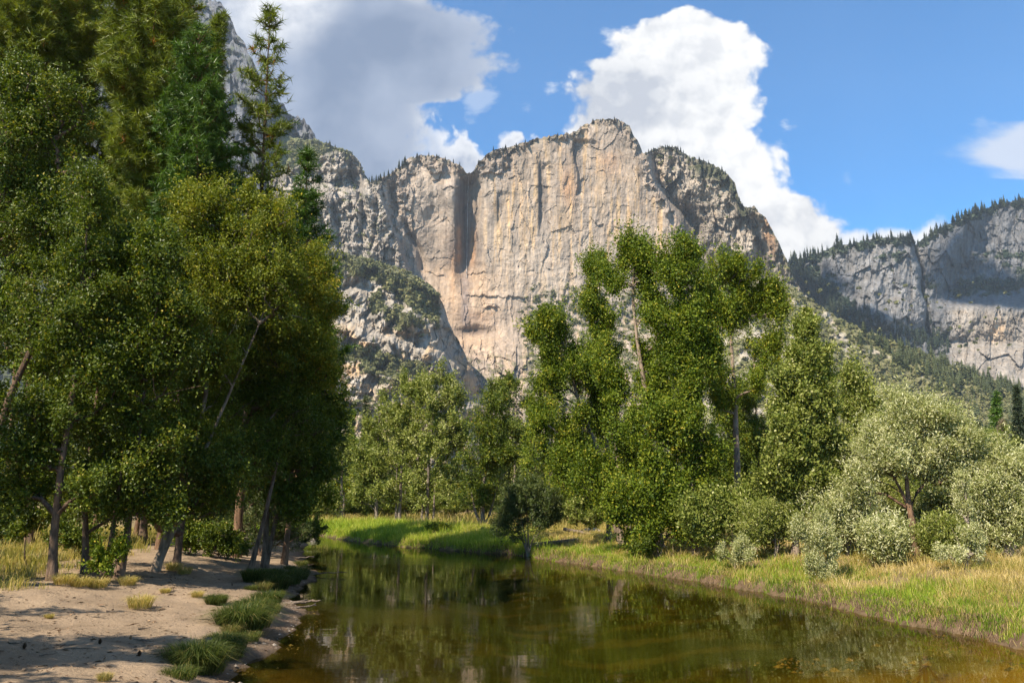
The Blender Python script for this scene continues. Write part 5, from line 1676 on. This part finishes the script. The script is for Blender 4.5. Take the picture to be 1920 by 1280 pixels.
scatter_scrub('talus_scrub', 'scrub on the talus fan and cracks of the tall wall', (590, 1480, 290, 760), wall_depth, fan_mask, 3400, 5.0, 303, L_SCRUB)
scatter_scrub('cliff_scrub', 'dark scrub on the ledges of the far cliffs', (1470, 1980, 380, 760), far_depth,
              lambda u, v: (v > far_top(u) + 2) * sm(far_veg(u, v), 0.36, 0.6), 2600, 7.0, 304, L_FIR)
scatter_scrub('shoulder_scrub', 'green scrub on the shoulder behind the left dome', (540, 700, 262, 330), shoulder_depth, lambda u, v: (v > shoulder_top(u)) * 1.0, 700, 5.5, 305, L_SCRUB)

FIRS = {k: [simple_conifer('conifer', 1.0, r, 400 + i + 10 * j, m) for i, r in enumerate((0.20, 0.27, 0.16))] for j, (k, m) in enumerate((('d', L_FIR), ('l', L_FIRL)))}


def place_conifers(spots, label, group, depth, key, h, seed, sink=1.0, light=0.0, name='conifer_tree'):
    rng = np.random.default_rng(seed)
    for u, v in spots:
        D = float(depth(np.array([u]), np.array([v]))[0])
        x, y, z = at(u, v, D)
        o = add(name, FIRS['l' if rng.random() < light else key][int(rng.integers(3))])
        H = h[0] + (h[1] - h[0]) * rng.beta(1.3, 1.6)
        o.location = (float(x), float(y), float(z) - sink)
        o.scale = (H * rng.uniform(0.8, 1.25), H * rng.uniform(0.8, 1.25), H)
        o.rotation_euler = (0, 0, rng.uniform(0, 6.28))
        tag(o, label, 'tree', group)


rng = np.random.default_rng(5)
sp = []
for u in np.arange(1486, 1935, 3.6):
    uu_ = float(u + rng.normal(0, 2.5))
    if rng.random() < 0.62 + 0.5 * vnoise(uu_ * 0.05, 0.3): sp.append((uu_, float(far_top(uu_)) + abs(rng.normal(0, 9))))
place_conifers(sp, "conifer on the skyline of the far cliffs at the right", "conifers along the far cliff rim", far_depth, 'd', (16, 52), 11, light=0.25)
sp = []
for u0, u1, st, dv in ((1212, 1290, 5, 5), (1290, 1385, 4.2, 12), (1385, 1425, 7, 6)):
    for u in np.arange(u0, u1, st):
        uu_ = float(u + rng.normal(0, 1.2)); sp.append((uu_, float(wall_top(uu_)) + rng.uniform(1, dv)))
place_conifers(sp, "small conifer on the brow of the second buttress", "conifers on the second buttress", wall_depth, 'd', (9, 18), 12)
sp = [(692, 344), (697, 343), (701, 342), (705, 341), (709, 339), (713, 338), (720, 336), (728, 331), (735, 327), (742, 322), (748, 317), (754, 312), (759, 309)]
place_conifers(sp, "conifer in the saddle between the two domes left of the fall", "conifers in the saddle", wall_depth, 'd', (14, 30), 13)
sp = [(775, 297), (782, 295), (788, 294), (797, 294), (804, 293), (819, 295), (823, 297), (835, 300), (850, 306), (862, 312), (640, 287), (652, 289), (660, 292), (892, 320), (897, 308), (925, 283), (943, 281),
      (948, 280), (958, 279), (968, 275), (985, 269), (1010, 262), (1046, 256), (1060, 254), (1088, 242), (1095, 238), (1112, 231), (1126, 228), (1140, 227), (1152, 226), (1166, 233), (1176, 238)]
place_conifers(sp, "tiny conifer on the brow of the tall wall", "conifers on the wall's brow", wall_depth, 'd', (7, 17), 14)
sp = [(593, 268), (612, 272), (618, 275), (628, 281), (602, 274), (575, 266), (585, 270), (570, 262)]
place_conifers(sp, "conifer on the green shoulder behind the left dome", "conifers on the shoulder", shoulder_depth, 'l', (14, 24), 15)
sp = [(663, 505), (686, 495), (690, 508), (697, 500), (704, 510), (716, 515), (724, 520), (733, 522), (745, 528), (655, 490), (672, 500), (710, 530), (700, 590), (735, 600), (765, 610), (700, 650), (690, 660), (668, 655), (760, 668),
      (780, 560), (800, 556)]
place_conifers(sp, "conifer among the scrub on the buttress ledge", "conifers on the buttress ledge", butt_depth, 'l', (12, 26), 16)
sp = []
for i in range(54):
    t = rng.random(); u = 1484 + 280 * t; sp.append((float(u), float(np.interp(u, [1484, 1560, 1640, 1740, 1764], [520, 585, 625, 640, 646]) + rng.normal(0, 9) - 6)))
place_conifers(sp, "dark conifer in the gorge wood at the foot of the far cliffs", "conifers in the gorge wood", far_depth, 'd', (26, 46), 17)
sp = []
for i in range(60):
    u = rng.uniform(1610, 1930); sp.append((float(u), float(hill_top(u) + rng.uniform(2, 50))))
place_conifers(sp, "pale green conifer low on the scrub hillside at the right", "conifers low on the hillside", hill_depth, 'l', (18, 34), 18)
sp = [(1722 + rng.uniform(6, 20), 540), (1730, 552), (1735, 565), (1740, 600)]
place_conifers([(float(a), float(b)) for a, b in sp], "dark conifer clinging beside the far gorge", "conifers beside the gorge", far_depth, 'd', (28, 48), 19)


def forest_stuff(name, label, spots, depth, h, seed, leaf, sink=2.0):
    """a far wood that reads as one mass"""
    rng = np.random.default_rng(seed)
    Vs, Fs, Ts, off = [], [], [], 0
    src = []
    for i, r in enumerate((0.20, 0.26, 0.16)):
        me = simple_conifer('wood', 1.0, r, 900 + i, leaf, 9, 7)
        co = np.array([w.co[:] for w in me.vertices]); fc = np.array([list(q.vertices) for q in me.polygons if len(q.vertices) == 4])
        src.append((co, fc)); bpy.data.meshes.remove(me)
    u = np.array([q[0] for q in spots]); v = np.array([q[1] for q in spots])
    D = depth(u, v); X, Y, Z = at(u, v, D)
    for x, y, z in zip(X, Y, Z):
        co, fc = src[int(rng.integers(3))]
        H = h[0] + (h[1] - h[0]) * rng.beta(1.2, 1.8)
        a = rng.uniform(0, 6.28); c_, s_ = math.cos(a), math.sin(a); w = H * rng.uniform(0.8, 1.3)
        Vs.append(np.stack([x + w * (co[:, 0] * c_ - co[:, 1] * s_), y + w * (co[:, 0] * s_ + co[:, 1] * c_), z - sink + H * co[:, 2]], 1))
        Fs.append(fc + off); off += len(co); Ts.append(np.full(len(co), np.clip(rng.normal(0.45, 0.25), 0, 1)))
    o = add(name, build_mesh(name, np.concatenate(Vs), np.concatenate(Fs), [leaf], {'tint': np.concatenate(Ts)}))
    tag(o, label, kind='stuff')


rng = np.random.default_rng(61)
u = rng.uniform(1480, 1985, 5000); v = far_top(u) + rng.uniform(2, 60, 5000)
k = rng.random(5000) < sm(far_veg(u, v), 0.45, 0.75) * (0.35 + 0.9 * (vnoise(u * 0.03, v * 0.03, 0, 5) > -0.1))
forest_stuff('rim_forest', 'dark forest massed along the rim of the far cliffs', list(zip(u[k][:520], v[k][:520])), far_depth, (14, 40), 62, L_FIR)
u = rng.uniform(1484, 1780, 3000); v = np.interp(u, [1484, 1560, 1640, 1740, 1780], [516, 585, 625, 642, 655]) + rng.normal(0, 13, 3000) - 4
k = rng.random(3000) < 0.2 + 0.8 * (vnoise(u * 0.04, v * 0.04, 0, 9) > 0)
forest_stuff('gorge_forest', 'dark wood filling the valley below the far cliffs', list(zip(u[k][:420], v[k][:420])), far_depth, (20, 46), 63, L_FIR)
u = rng.uniform(1600, 1985, 4000); v = hill_top(u) + np.abs(rng.normal(0, 32, 4000)) + 1
k = rng.random(4000) < (0.12 + 0.9 * (vnoise(u * 0.02, v * 0.03, 0, 14) > 0.0)) * sm(u, 1600, 1720)
forest_stuff('slope_forest', 'pale green forest on the foot of the right-hand slope', list(zip(u[k][:500], v[k][:500])), hill_depth, (14, 30), 64, L_FIRL)


# ================================================================ grass
def grass_material(name, stops):
    return leaf_material(name, stops, 0.55, 0.25, 0.42, (1.25, 1.3, 0.7))


M_STRAW = grass_material('straw_blades', [(0.0, (0.17, 0.18, 0.03)), (0.35, (0.38, 0.30, 0.08)), (0.7, (0.56, 0.42, 0.17)), (1.0, (0.66, 0.52, 0.28))])
M_GREEN = grass_material('green_blades', [(0.0, (0.07, 0.125, 0.012)), (0.5, (0.18, 0.26, 0.018)), (0.85, (0.30, 0.36, 0.03)), (1.0, (0.44, 0.42, 0.08))])
M_SEDGE = grass_material('sedge_blades', [(0.0, (0.030, 0.050, 0.010)), (0.55, (0.070, 0.095, 0.018)), (0.8, (0.14, 0.15, 0.03)), (1.0, (0.30, 0.22, 0.09))])


def blades(pts, rng, h, w, lean, tint, tj=0.15, bend=0.35, dirs=None):
    n = len(pts)
    a = rng.uniform(0, 6.283, n)
    d = np.stack([np.cos(a), np.sin(a), 0 * a], 1) if dirs is None else unit(dirs + rng.normal(0, 0.45, (n, 3)) * [1, 1, 0])
    H = (h * rng.uniform(0.6, 1.3, n))[:, None]; ln = np.abs(rng.normal(lean, 0.25, n))[:, None]
    sd = np.stack([-d[:, 1], d[:, 0], 0 * a], 1); sd = unit(sd + rng.normal(0, 0.6, (n, 3)) * [1, 1, 0]) * (np.asarray(w) * 0.5 * np.ones(n))[:, None]
    up = np.array([0, 0, 1.0])
    mid = pts + up * H * 0.6 + d * H * ln * 0.35
    tip = pts + up * H * (1 - bend * ln * 0.6) + d * H * ln * 1.0
    V = np.stack([pts - sd, pts + sd, mid + sd * 0.8, tip, mid - sd * 0.8], 1).reshape(-1, 3)
    i = np.arange(n)[:, None] * 5
    T = np.repeat(np.clip(tint + rng.normal(0, tj, n), 0, 1), 5)
    return V, [i + np.array([[0, 1, 2, 4]]), i + np.array([[4, 2, 3]])], T


def grass_field(name, label, area, n, accept, h, w, lean, mat, tint, seed, clump=9, spread=0.10):
    rng = np.random.default_rng(seed)
    m = n // clump
    # density falls with distance, as the blades are wider there
    X = rng.uniform(area[0], area[1], m * 5); Y = area[2] + (area[3] - area[2]) * rng.random(m * 5) ** 1.6
    d, far = bank(X, Y)
    ok = rng.random(len(X)) < accept(X, Y, d, far.astype(float))
    X, Y = X[ok][:m], Y[ok][:m]
    hs = h(X, Y) if callable(h) else np.full(len(X), h)
    hs = np.maximum(hs, 0.1) * rng.lognormal(0, 0.32, len(X))
    tc_ = tint(X, Y) if callable(tint) else np.full(len(X), tint)
    tc_ = tc_ + rng.normal(0, 0.16, len(X))
    X = np.repeat(X, clump) + rng.normal(0, spread, len(X) * clump); Y = np.repeat(Y, clump) + rng.normal(0, spread, len(Y) * clump)
    Z = ground_h(X, Y)
    V, F, T = blades(np.stack([X, Y, Z - 0.02], 1), rng, np.repeat(hs, clump), np.repeat(w, 1) * (0.6 + Y / 30.0), lean, np.repeat(tc_, clump))
    o = add(name, build_mesh(name, V, F, [mat], {'tint': T}))
    tag(o, label, kind='stuff')
    return o


def in_view(X, Y, margin=0.06):
    return (np.abs(X) < (0.643 + margin) * Y + 1.0)


def gpatch(X, Y, s=0.35, seed=501):
    return fbm(X * s, Y * s, 0, 4, seed)


# right bank: straw above, green near the water
grass_field('straw_grass', 'dry straw grass covering the far bank on the right', (-8, 40, 12, 62), 120000,
            lambda X, Y, d, far: far * in_view(X, Y) * sm(d, 0.1, 0.5) * np.clip(0.75 + 0.9 * gpatch(X, Y) - 0.5 * (d < 1.6) * (1 - sm(gpatch(X, Y, 0.25, 503), -0.2, 0.1)), 0.05, 1) * (1 - 0.75 * sm(d, 9, 14)),
            lambda X, Y: 0.26 + 0.20 * gpatch(X, Y, 0.9, 505), 0.010, 0.7, M_STRAW, lambda X, Y: 0.48 + 0.45 * gpatch(X, Y, 0.4, 507), 511)
grass_field('green_grass', 'fresh green grass along the edge of the far bank', (-8, 40, 12, 62), 140000,
            lambda X, Y, d, far: far * in_view(X, Y) * sm(d, 0.0, 0.15) * (1 - sm(d, 2.2 + 2.2 * gpatch(X, Y, 0.25, 513), 4.6 + 2.2 * gpatch(X, Y, 0.25, 513))) * sm(gpatch(X, Y, 0.22, 515) + 0.3, -0.15, 0.15),
            lambda X, Y: 0.24 + 0.16 * gpatch(X, Y, 0.9, 518), 0.011, 0.65, M_GREEN, lambda X, Y: 0.55 + 0.4 * gpatch(X, Y, 0.5, 517), 521)
# the meadow at the bend
grass_field('meadow_grass', 'bright green grass of the meadow at the river bend', (-26, 8, 42, 100), 90000,
            lambda X, Y, d, far: far * in_view(X, Y) * sm(d, 0.1, 0.5) * (1 - sm(d, 5 + 3 * gpatch(X, Y, 0.15, 523), 10)) * (1 - sm(X, -3, 3) * (Y < 60)),
            lambda X, Y: 0.42 + 0.2 * gpatch(X, Y, 0.5, 527), 0.012, 0.5, M_GREEN, lambda X, Y: 0.74 + 0.4 * gpatch(X, Y, 0.2, 525), 531, spread=0.2)
grass_field('meadow_straw', 'yellow dry grass behind the bright meadow', (-36, 24, 60, 130), 45000,
            lambda X, Y, d, far: far * in_view(X, Y) * sm(d, 4, 9), 0.6, 0.014, 0.4, M_STRAW, 0.35, 541, spread=0.25)
# dry grass behind the beach
grass_field('beach_straw', 'dry golden grass under the trees behind the sand', (-40, -3, 14, 62), 70000,
            lambda X, Y, d, far: (1 - far) * in_view(X, Y, 0.15) * sm(d + 2.5 * fbm(X * 0.3, Y * 0.3, 0, 5, 221), 6.8, 8.6) * np.clip(0.55 + 1.2 * gpatch(X, Y, 0.4, 543), 0, 1) * sm(Y + 0.6 * X, 8, 13),
            lambda X, Y: 0.34 + 0.1 * gpatch(X, Y, 0.5, 545), 0.012, 0.5, M_STRAW, lambda X, Y: 0.30 + 0.35 * gpatch(X, Y, 0.3, 547), 551)
# roots and dead stems hanging from the cut bank
rng = np.random.default_rng(561)
seg = far_shore[(far_shore[:, 1] < 62) & (far_shore[:, 1] > 12)]
L_ = np.concatenate([[0], np.cumsum(np.linalg.norm(np.diff(seg, axis=0), axis=1))])
tt = rng.uniform(0, L_[-1], 5000)
bx = np.interp(tt, L_, seg[:, 0]); by = np.interp(tt, L_, seg[:, 1])
bx = bx + rng.uniform(-0.15, 0.9, len(bx)) * 0.8; by = by + rng.uniform(-0.15, 0.9, len(bx)) * 0.6
keep = fbm(tt * 0.3, 0 * tt, 0, 3, 563) > -0.15
bx, by = bx[keep], by[keep]
bz = ground_h(bx, by) + 0.10
V, F, T = blades(np.stack([bx, by, bz], 1), rng, np.full(len(bx), 0.16), 0.012, 1.2, np.full(len(bx), 0.5), 0.25, 1.6, np.repeat([[-0.6, -0.8, 0.0]], len(bx), 0))
M_ROOT = leaf_material('dead_stems', [(0.0, (0.07, 0.045, 0.028)), (0.5, (0.16, 0.10, 0.06)), (1.0, (0.32, 0.22, 0.13))], 0.8, 0.1, 0)
tag(add('bank_roots', build_mesh('bank_roots', V, F, [M_ROOT], {'tint': T})), 'brown roots and dead stems hanging from the cut bank', kind='stuff')


# ---------------------------------------------------------------- sedge mounds and tufts on the near bank
def tussock_mesh(name, R, H, n, seed, mat, t0):
    rng = np.random.default_rng(seed)
    a = rng.uniform(0, 6.283, n); r = R * np.sqrt(rng.random(n)) * 0.72
    p = np.stack([r * np.cos(a), r * np.sin(a), 0.35 * H * (1 - (r / R) ** 2) - 0.05], 1)
    d = np.stack([np.cos(a), np.sin(a), 0 * a], 1)
    V, F, T = blades(p, rng, np.full(n, H), 0.010, 0.75, np.full(n, t0), 0.22, 0.9, d)
    return build_mesh(name, V, F, [mat], {'tint': T})


SEDGE = [tussock_mesh('sedge_tussock', 0.42, 0.40, 1500, 600 + i, M_SEDGE, 0.5) for i in range(2)]
RAG = [tussock_mesh('sedge_tussock', 0.40, 0.26 + 0.07 * i, 520, 620 + i, M_SEDGE, 0.55 + 0.12 * i) for i in range(3)]
TUFT = [tussock_mesh('dry_tuft', 0.30, 0.30, 420, 610 + i, M_STRAW, 0.45) for i in range(2)]


def put(name, me, u, v, label, cat, group=None, s=1.0, rz=0.0, dz=0.0):
    x, y, z = ground_at(u, v)
    o = add(name, me); o.location = (x, y, z + dz); o.scale = (s, s, s); o.rotation_euler = (0, 0, rz)
    return tag(o, label, cat, group)


for i, (u, v, s, lab) in enumerate((
        (366, 1256, 1.0, "green sedge tussock nearest the camera, beside the old stump"), (418, 1222, 0.75, "small sedge tussock just behind the stump"),
        (452, 1182, 1.15, "largest sedge tussock spilling towards the dark water"), (474, 1156, 0.9, "sedge tussock behind the largest one"),
        (500, 1134, 0.8, "sedge tussock by the fallen roots at the waterline"), (516, 1104, 1.0, "dark sedge tussock on the low point of the near bank"),
        (540, 1094, 1.0, "sedge tussock at the tip of the low point"), (478, 1090, 0.9, "sedge tussock inland of the low point"), (405, 1132, 0.55, "little sedge tussock on the open sand"),
        (560, 1084, 0.8, "outermost sedge tussock over the water"), (510, 1086, 0.85, "sedge tussock half under the willow shrub"))):
    put('sedge_tussock', SEDGE[i % 2], u, v, lab, 'grass tussock', 'sedge tussocks along the near waterline', s * 1.3, i * 1.3, -0.05)
rng = np.random.default_rng(41)
fringe = [(440, 1214), (428, 1232), (392, 1262), (340, 1270), (462, 1202), (478, 1176), (490, 1160), (502, 1150), (486, 1144), (510, 1122), (522, 1116), (492, 1108), (530, 1090), (550, 1078), (566, 1074), (470, 1104), (455, 1160),
          (436, 1190), (402, 1246), (410, 1206), (356, 1236), (545, 1068), (560, 1062)]
for i, (u, v) in enumerate(fringe):
    put('sedge_tussock', RAG[i % 3], u + rng.normal(0, 3), v, "small ragged sedge tuft in the fringe along the near waterline", 'grass tussock', 'ragged sedge fringe', rng.uniform(0.55, 0.95), rng.uniform(0, 6.28), -0.03)
for i, (u, v, s, lab) in enumerate((
        (262, 1140, 1.1, "dry brown tuft alone on the sand"), (120, 1096, 1.0, "straw tuft at the foot of the bare-stemmed alder"), (150, 1100, 0.9, "straw tuft between the first two near trunks"),
        (182, 1102, 1.0, "straw tuft below the leafy sapling"), (325, 1070, 1.0, "golden tuft beside the crossed pale stems"), (345, 1076, 0.9, "golden tuft on the sandy crest"),
        (92, 1160, 0.35, "tiny green-brown sprig on the open sand"), (196, 1276, 0.4, "sprig at the lower edge of the sand"), (310, 1112, 0.5, "small dry tuft on the sandy slope"),
        (370, 1120, 0.6, "low dry tuft in the shadow streaks"), (240, 1098, 0.9, "straw tuft right of the dark mossy foot"))):
    put('dry_tuft', TUFT[i % 2], u, v, lab, 'grass tuft', 'dry tufts on the sand', s, i * 0.9)

# ---------------------------------------------------------------- twigs, cones, stump, driftwood
M_WOOD = bark_material('grey_wood', (0.060, 0.042, 0.030), (0.20, 0.155, 0.115), 2.0)


def stick_mesh(name, L, r, seed, forks=2):
    rng = np.random.default_rng(seed)
    x = np.linspace(-L / 2, L / 2, 9)
    p = np.stack([x, 0.10 * L * np.cumsum(rng.normal(0, 0.3, 9)) * 0.4, r * 0.8 + np.abs(rng.normal(0, r * 0.5, 9))], 1)
    paths, rad = [p], [np.linspace(r, r * 0.35, 9)]
    for k in range(forks):
        q = p[3 + k * 2]
        e = q + np.array([0.16 * L, rng.choice([-1, 1]) * 0.13 * L, 0.04 * L * rng.random()])
        paths.append(np.stack([q, (q + e) / 2 + rng.normal(0, 0.01 * L, 3), e])); rad.append(np.array([r * 0.6, r * 0.45, r * 0.2]))
    V, F = tubes(paths, rad, 6)
    return build_mesh(name, V, F, [M_WOOD], smooth=True)


for i, (u, v, L, r, rz, lab) in enumerate((
        (262, 1203, 0.75, 0.018, -0.5, "forked fallen twig in the middle of the sand"), (105, 1212, 0.65, 0.014, 0.1, "straight fallen twig on the left of the sand"),
        (380, 1162, 0.7, 0.016, 0.5, "fallen twig lying near the largest sedge tussock"), (20, 1180, 0.6, 0.013, 0.3, "thin twig among litter at the left edge of the sand"),
        (60, 1182, 0.4, 0.012, -0.4, "short curved twig on the left of the sand"), (160, 1216, 0.7, 0.010, 0.05, "long faint twig pressed in the sand"), (300, 1228, 0.35, 0.012, 0.8, "short twig left of the stump"),
        (90, 1230, 0.28, 0.012, 1.0, "stub of twig on the bare sand"), (28, 1208, 0.22, 0.014, 0.0, "stubby twig at the far left of the sand"), (270, 1182, 0.25, 0.015, 0.9, "little upright-ended twig above the forked one"),
        (185, 1160, 0.3, 0.014, 0.3, "small twig below the lone dry tuft"), (210, 1148, 0.3, 0.02, -0.3, "dark twig stub in the hollow by the lone dry tuft"))):
    put('fallen_twig', stick_mesh('fallen_twig', L, r, 700 + i, 0 if r < 0.013 else 2), u, v, lab, 'twig', 'twigs scattered on the sand', 1.0, rz)


def cone_mesh(name, seed):
    rng = np.random.default_rng(seed)
    V, F, off = [], [], 0
    for i in range(9):
        f = i / 8; r = 0.042 * math.sin(math.pi * (0.18 + 0.75 * f)); z = 0.10 * f
        for k in range(9):
            a = k * 6.283 / 9 + i * 0.35
            d = np.array([math.cos(a), math.sin(a), 0]); s = np.array([-d[1], d[0], 0]) * r * 0.45
            V += [d * r * 0.3 + [0, 0, z - 0.008] - s * 0.6, d * r * 0.3 + [0, 0, z - 0.008] + s * 0.6, d * r * 1.1 + [0, 0, z + 0.012] + s * 0.5, d * r * 1.1 + [0, 0, z + 0.012] - s * 0.5]
            F.append([off, off + 1, off + 2, off + 3]); off += 4
    tv, tf = tubes([np.array([[0, 0, -0.005], [0, 0, 0.05], [0, 0, 0.105]])], [np.array([0.012, 0.026, 0.004])], 8)
    return build_mesh(name, np.concatenate([np.array(V), tv]), [np.array(F), tf + off], [M_ROOT], {'tint': np.full(off + len(tv), 0.2)})


CONE = cone_mesh('pine_cone', 1)
for u, v, rz, lab in ((187, 1207, 0.3, "pine cone standing on the sand right of the straight twig"), (261, 1231, 1.2, "pine cone below the forked twig"), (45, 1219, 2.2, "pine cone near the left edge of the sand")):
    o = put('pine_cone', CONE, u, v, lab, 'pine cone', 'pine cones on the sand', 0.85, rz, 0.0)

rng = np.random.default_rng(9)
p = np.array([[0, 0, -0.1], [0.01, 0, 0.08], [0.0, 0.01, 0.2], [0.0, 0.0, 0.26], [0, 0, 0.262]])
V, F = tubes([p], [np.array([0.10, 0.085, 0.075, 0.07, 0.001])], 11)
V = V + 0.012 * fbm(V[:, 0] * 30 + V[:, 2] * 9, V[:, 1] * 30, 0, 3, 12)[:, None]
put('old_stump', build_mesh('old_stump', V, F, [M_WOOD], smooth=True), 388, 1226, "old grey broken stump standing among the nearest sedge", "stump")


def water_branch(u, v, L, r, rz, lab, seed, dz=0.0, name='driftwood'):
    x, y = on_level(u, v, 0.02)
    o = add(name, stick_mesh(name, L, r, seed, 3)); o.location = (float(x), float(y), dz); o.rotation_euler = (0.1, -0.05, rz)
    return tag(o, lab, 'driftwood', 'dead wood along the near waterline')


water_branch(604, 1078, 2.0, 0.035, 0.05, "thin snag reaching out over the water from the low point", 801, 0.04)
water_branch(548, 1136, 1.5, 0.07, 0.25, "root-like driftwood lying at the waterline below the sedge", 802, 0.05)
water_branch(568, 1142, 0.8, 0.04, 0.7, "shorter driftwood prong beside the root-like piece", 803, 0.05)
water_branch(572, 1050, 1.0, 0.06, 0.6, "pale broken log end at the mouth of the willow shadow", 804, 0.08)


def log_mesh(name, L, r, seed):
    rng = np.random.default_rng(seed)
    x = np.concatenate([[-L / 2], np.linspace(-L / 2, L / 2, 9), [L / 2]])
    p = np.stack([x, 0.02 * rng.normal(size=11), r * 0.7 + 0 * x], 1)
    rr = np.concatenate([[0.002], np.linspace(r, r * 0.7, 9), [0.002]])
    V, F = tubes([p], [rr], 10)
    return build_mesh(name, V, F, [M_WOOD], smooth=False)


x, y, z = ground_at(1040, 1024)
o = add('fallen_log', log_mesh('fallen_log', 3.2, 0.22, 5)); o.location = (x, y, z); o.rotation_euler = (0, -0.10, 0.35)
tag(o, "dark fallen log on the bank beside the leaning willow bush", "log")
x, y, z = ground_at(1090, 1002)
o = add('fallen_log', log_mesh('fallen_log', 2.6, 0.12, 6)); o.location = (x, y, z + 0.05); o.rotation_euler = (0, 0.15, -0.5)
tag(o, "slim grey log half hidden behind the bright grass tongue", "log")


def stone_mesh(name, seed, sub=3):
    import bmesh
    bm = bmesh.new(); bmesh.ops.create_icosphere(bm, subdivisions=sub, radius=1.0)
    co = np.array([v.co[:] for v in bm.verts])
    n = fbm(co[:, 0] * 1.2 + seed, co[:, 1] * 1.2 + co[:, 2] * 0.9, 0, 4, seed)
    co = co * (1 + 0.28 * n)[:, None] * [1.0, 0.75, 0.5]
    f = np.array([[v.index for v in fc.verts] for fc in bm.faces]); bm.free()
    return build_mesh(name, co, f, [M_STONE], {'rock': np.tile([0.36, 0.31, 0.26], (len(co), 1))})


M_STONE = rock_material('river_stone', 0.02, 40.0)
for i, (u, v, s, lab) in enumerate(((1110, 1000, 0.8, "pale boulder in the gap between the bush and the leaning cottonwood"), (590, 1000, 0.9, "brown boulder on the far point of the bend"))):
    put('boulder', stone_mesh('boulder', 31 + i), u, v, lab, 'boulder', None, s, i)


# leaf litter, bark chips and grit on the beach: far too many to count
rng = np.random.default_rng(909)
n = 16000
X = rng.uniform(-18, 3, n * 3); Y = 8 + 22 * rng.random(n * 3) ** 1.5
d, far = bank(X, Y)
ok = (~far) & (d > 0.15) & in_view(X, Y, 0.1) & (rng.random(len(X)) < np.clip(0.35 + 1.1 * gpatch(X, Y, 0.7, 911), 0.03, 1))
X, Y = X[ok][:n], Y[ok][:n]
Z = ground_h(X, Y) + 0.006
ps = np.stack([X, Y, Z], 1)
ld = unit(rng.normal(size=ps.shape) * [1, 1, 0.15]); nr = unit(np.array([0, 0, 1.0]) + rng.normal(0, 0.35, ps.shape))
V, F = leaf_quads(ps, ld, nr, 0.05 * rng.lognormal(0, 0.5, len(ps)), 0.4, 0.1)
tag(add('leaf_litter', build_mesh('leaf_litter', V, F, [M_ROOT], {'tint': np.repeat(rng.random(len(ps)) * 0.9, 4)})), 'brown leaf litter and bark chips strewn over the sand', kind='stuff')

n = 2600
X = rng.uniform(-14, 2, n * 8); Y = 8 + 24 * rng.random(n * 8)
d, far = bank(X, Y)
ok = (~far) & (d > -0.5) & (d < 1.1) & (rng.random(len(X)) < np.clip(0.4 + 1.3 * gpatch(X, Y, 0.9, 921), 0, 1))
X, Y = X[ok][:n], Y[ok][:n]
t = np.array([[1, 0, 0], [0, 0.8, 0], [-1, 0, 0], [0, -0.8, 0], [0.1, 0, 0.55], [0, 0, -0.4]], float)
tf = np.array([[0, 1, 4], [1, 2, 4], [2, 3, 4], [3, 0, 4]])
r = 0.022 * rng.lognormal(0, 0.5, len(X)); a = rng.uniform(0, 6.28, len(X))
ca, sa = np.cos(a)[:, None], np.sin(a)[:, None]
V = np.stack([r[:, None] * (t[:, 0] * ca - t[:, 1] * sa), r[:, None] * (t[:, 0] * sa + t[:, 1] * ca), r[:, None] * t[None, :, 2]], -1) + np.stack([X, Y, ground_h(X, Y) + 0.003], 1)[:, None]
F = (np.arange(len(X)) * 6)[:, None, None] + tf
col = np.repeat(np.array([[0.22, 0.18, 0.14]]) * rng.uniform(0.4, 1.6, (len(X), 1)), 6, 0)
tag(add('pebbles', build_mesh('pebbles', V.reshape(-1, 3), F.reshape(-1, 3), [M_STONE], {'rock': col})), 'small pebbles along the near waterline', kind='stuff')

n = 2200
X = rng.uniform(-6, 11, n * 4); Y = rng.uniform(9, 20, n * 4)
d, far = bank(X, Y)
ok = (d < -0.05) & (d > -4.5) & (X > 1.5) & (rng.random(len(X)) < np.clip(0.3 + 1.2 * gpatch(X, Y, 0.8, 931), 0.02, 1))
X, Y = X[ok][:n], Y[ok][:n]
r = 0.045 * rng.lognormal(0, 0.5, len(X)); a = rng.uniform(0, 6.28, len(X))
ca, sa = np.cos(a)[:, None], np.sin(a)[:, None]
V = np.stack([r[:, None] * (t[:, 0] * ca - t[:, 1] * sa), r[:, None] * (t[:, 0] * sa + t[:, 1] * ca), r[:, None] * t[None, :, 2]], -1) + np.stack([X, Y, ground_h(X, Y) + 0.003], 1)[:, None]
F = (np.arange(len(X)) * 6)[:, None, None] + tf
col = np.repeat(np.array([[0.13, 0.088, 0.035]]) * rng.uniform(0.25, 1.7, (len(X), 1)), 6, 0)
tag(add('river_stones', build_mesh('river_stones', V.reshape(-1, 3), F.reshape(-1, 3), [M_STONE], {'rock': col})), 'small stones on the bed of the amber shallows', kind='stuff')


# ================================================================ air
m_haze, N, out = new_mat('valley_haze')
pv = N.n('ShaderNodeVolumePrincipled')
pv.inputs['Color'].default_value = (0.74, 0.86, 1.0, 1)
pv.inputs['Density'].default_value = 0.000045
pv.inputs['Anisotropy'].default_value = 0.2
N.put(out.inputs['Volume'], pv.outputs[0])
X0, Y0, Z0, Z1 = 3500, 3500, -3.2, 1980
hv = np.array([(x, y, z) for z in (Z0, Z1) for y in (-Y0, Y0) for x in (-X0, X0)], float)
hf = np.array([(0, 2, 3, 1), (4, 5, 7, 6), (0, 1, 5, 4), (2, 6, 7, 3), (0, 4, 6, 2), (1, 3, 7, 5)])
tag(add('haze', build_mesh('haze', hv, hf, [m_haze])), "thin blue air filling the valley", kind='stuff')
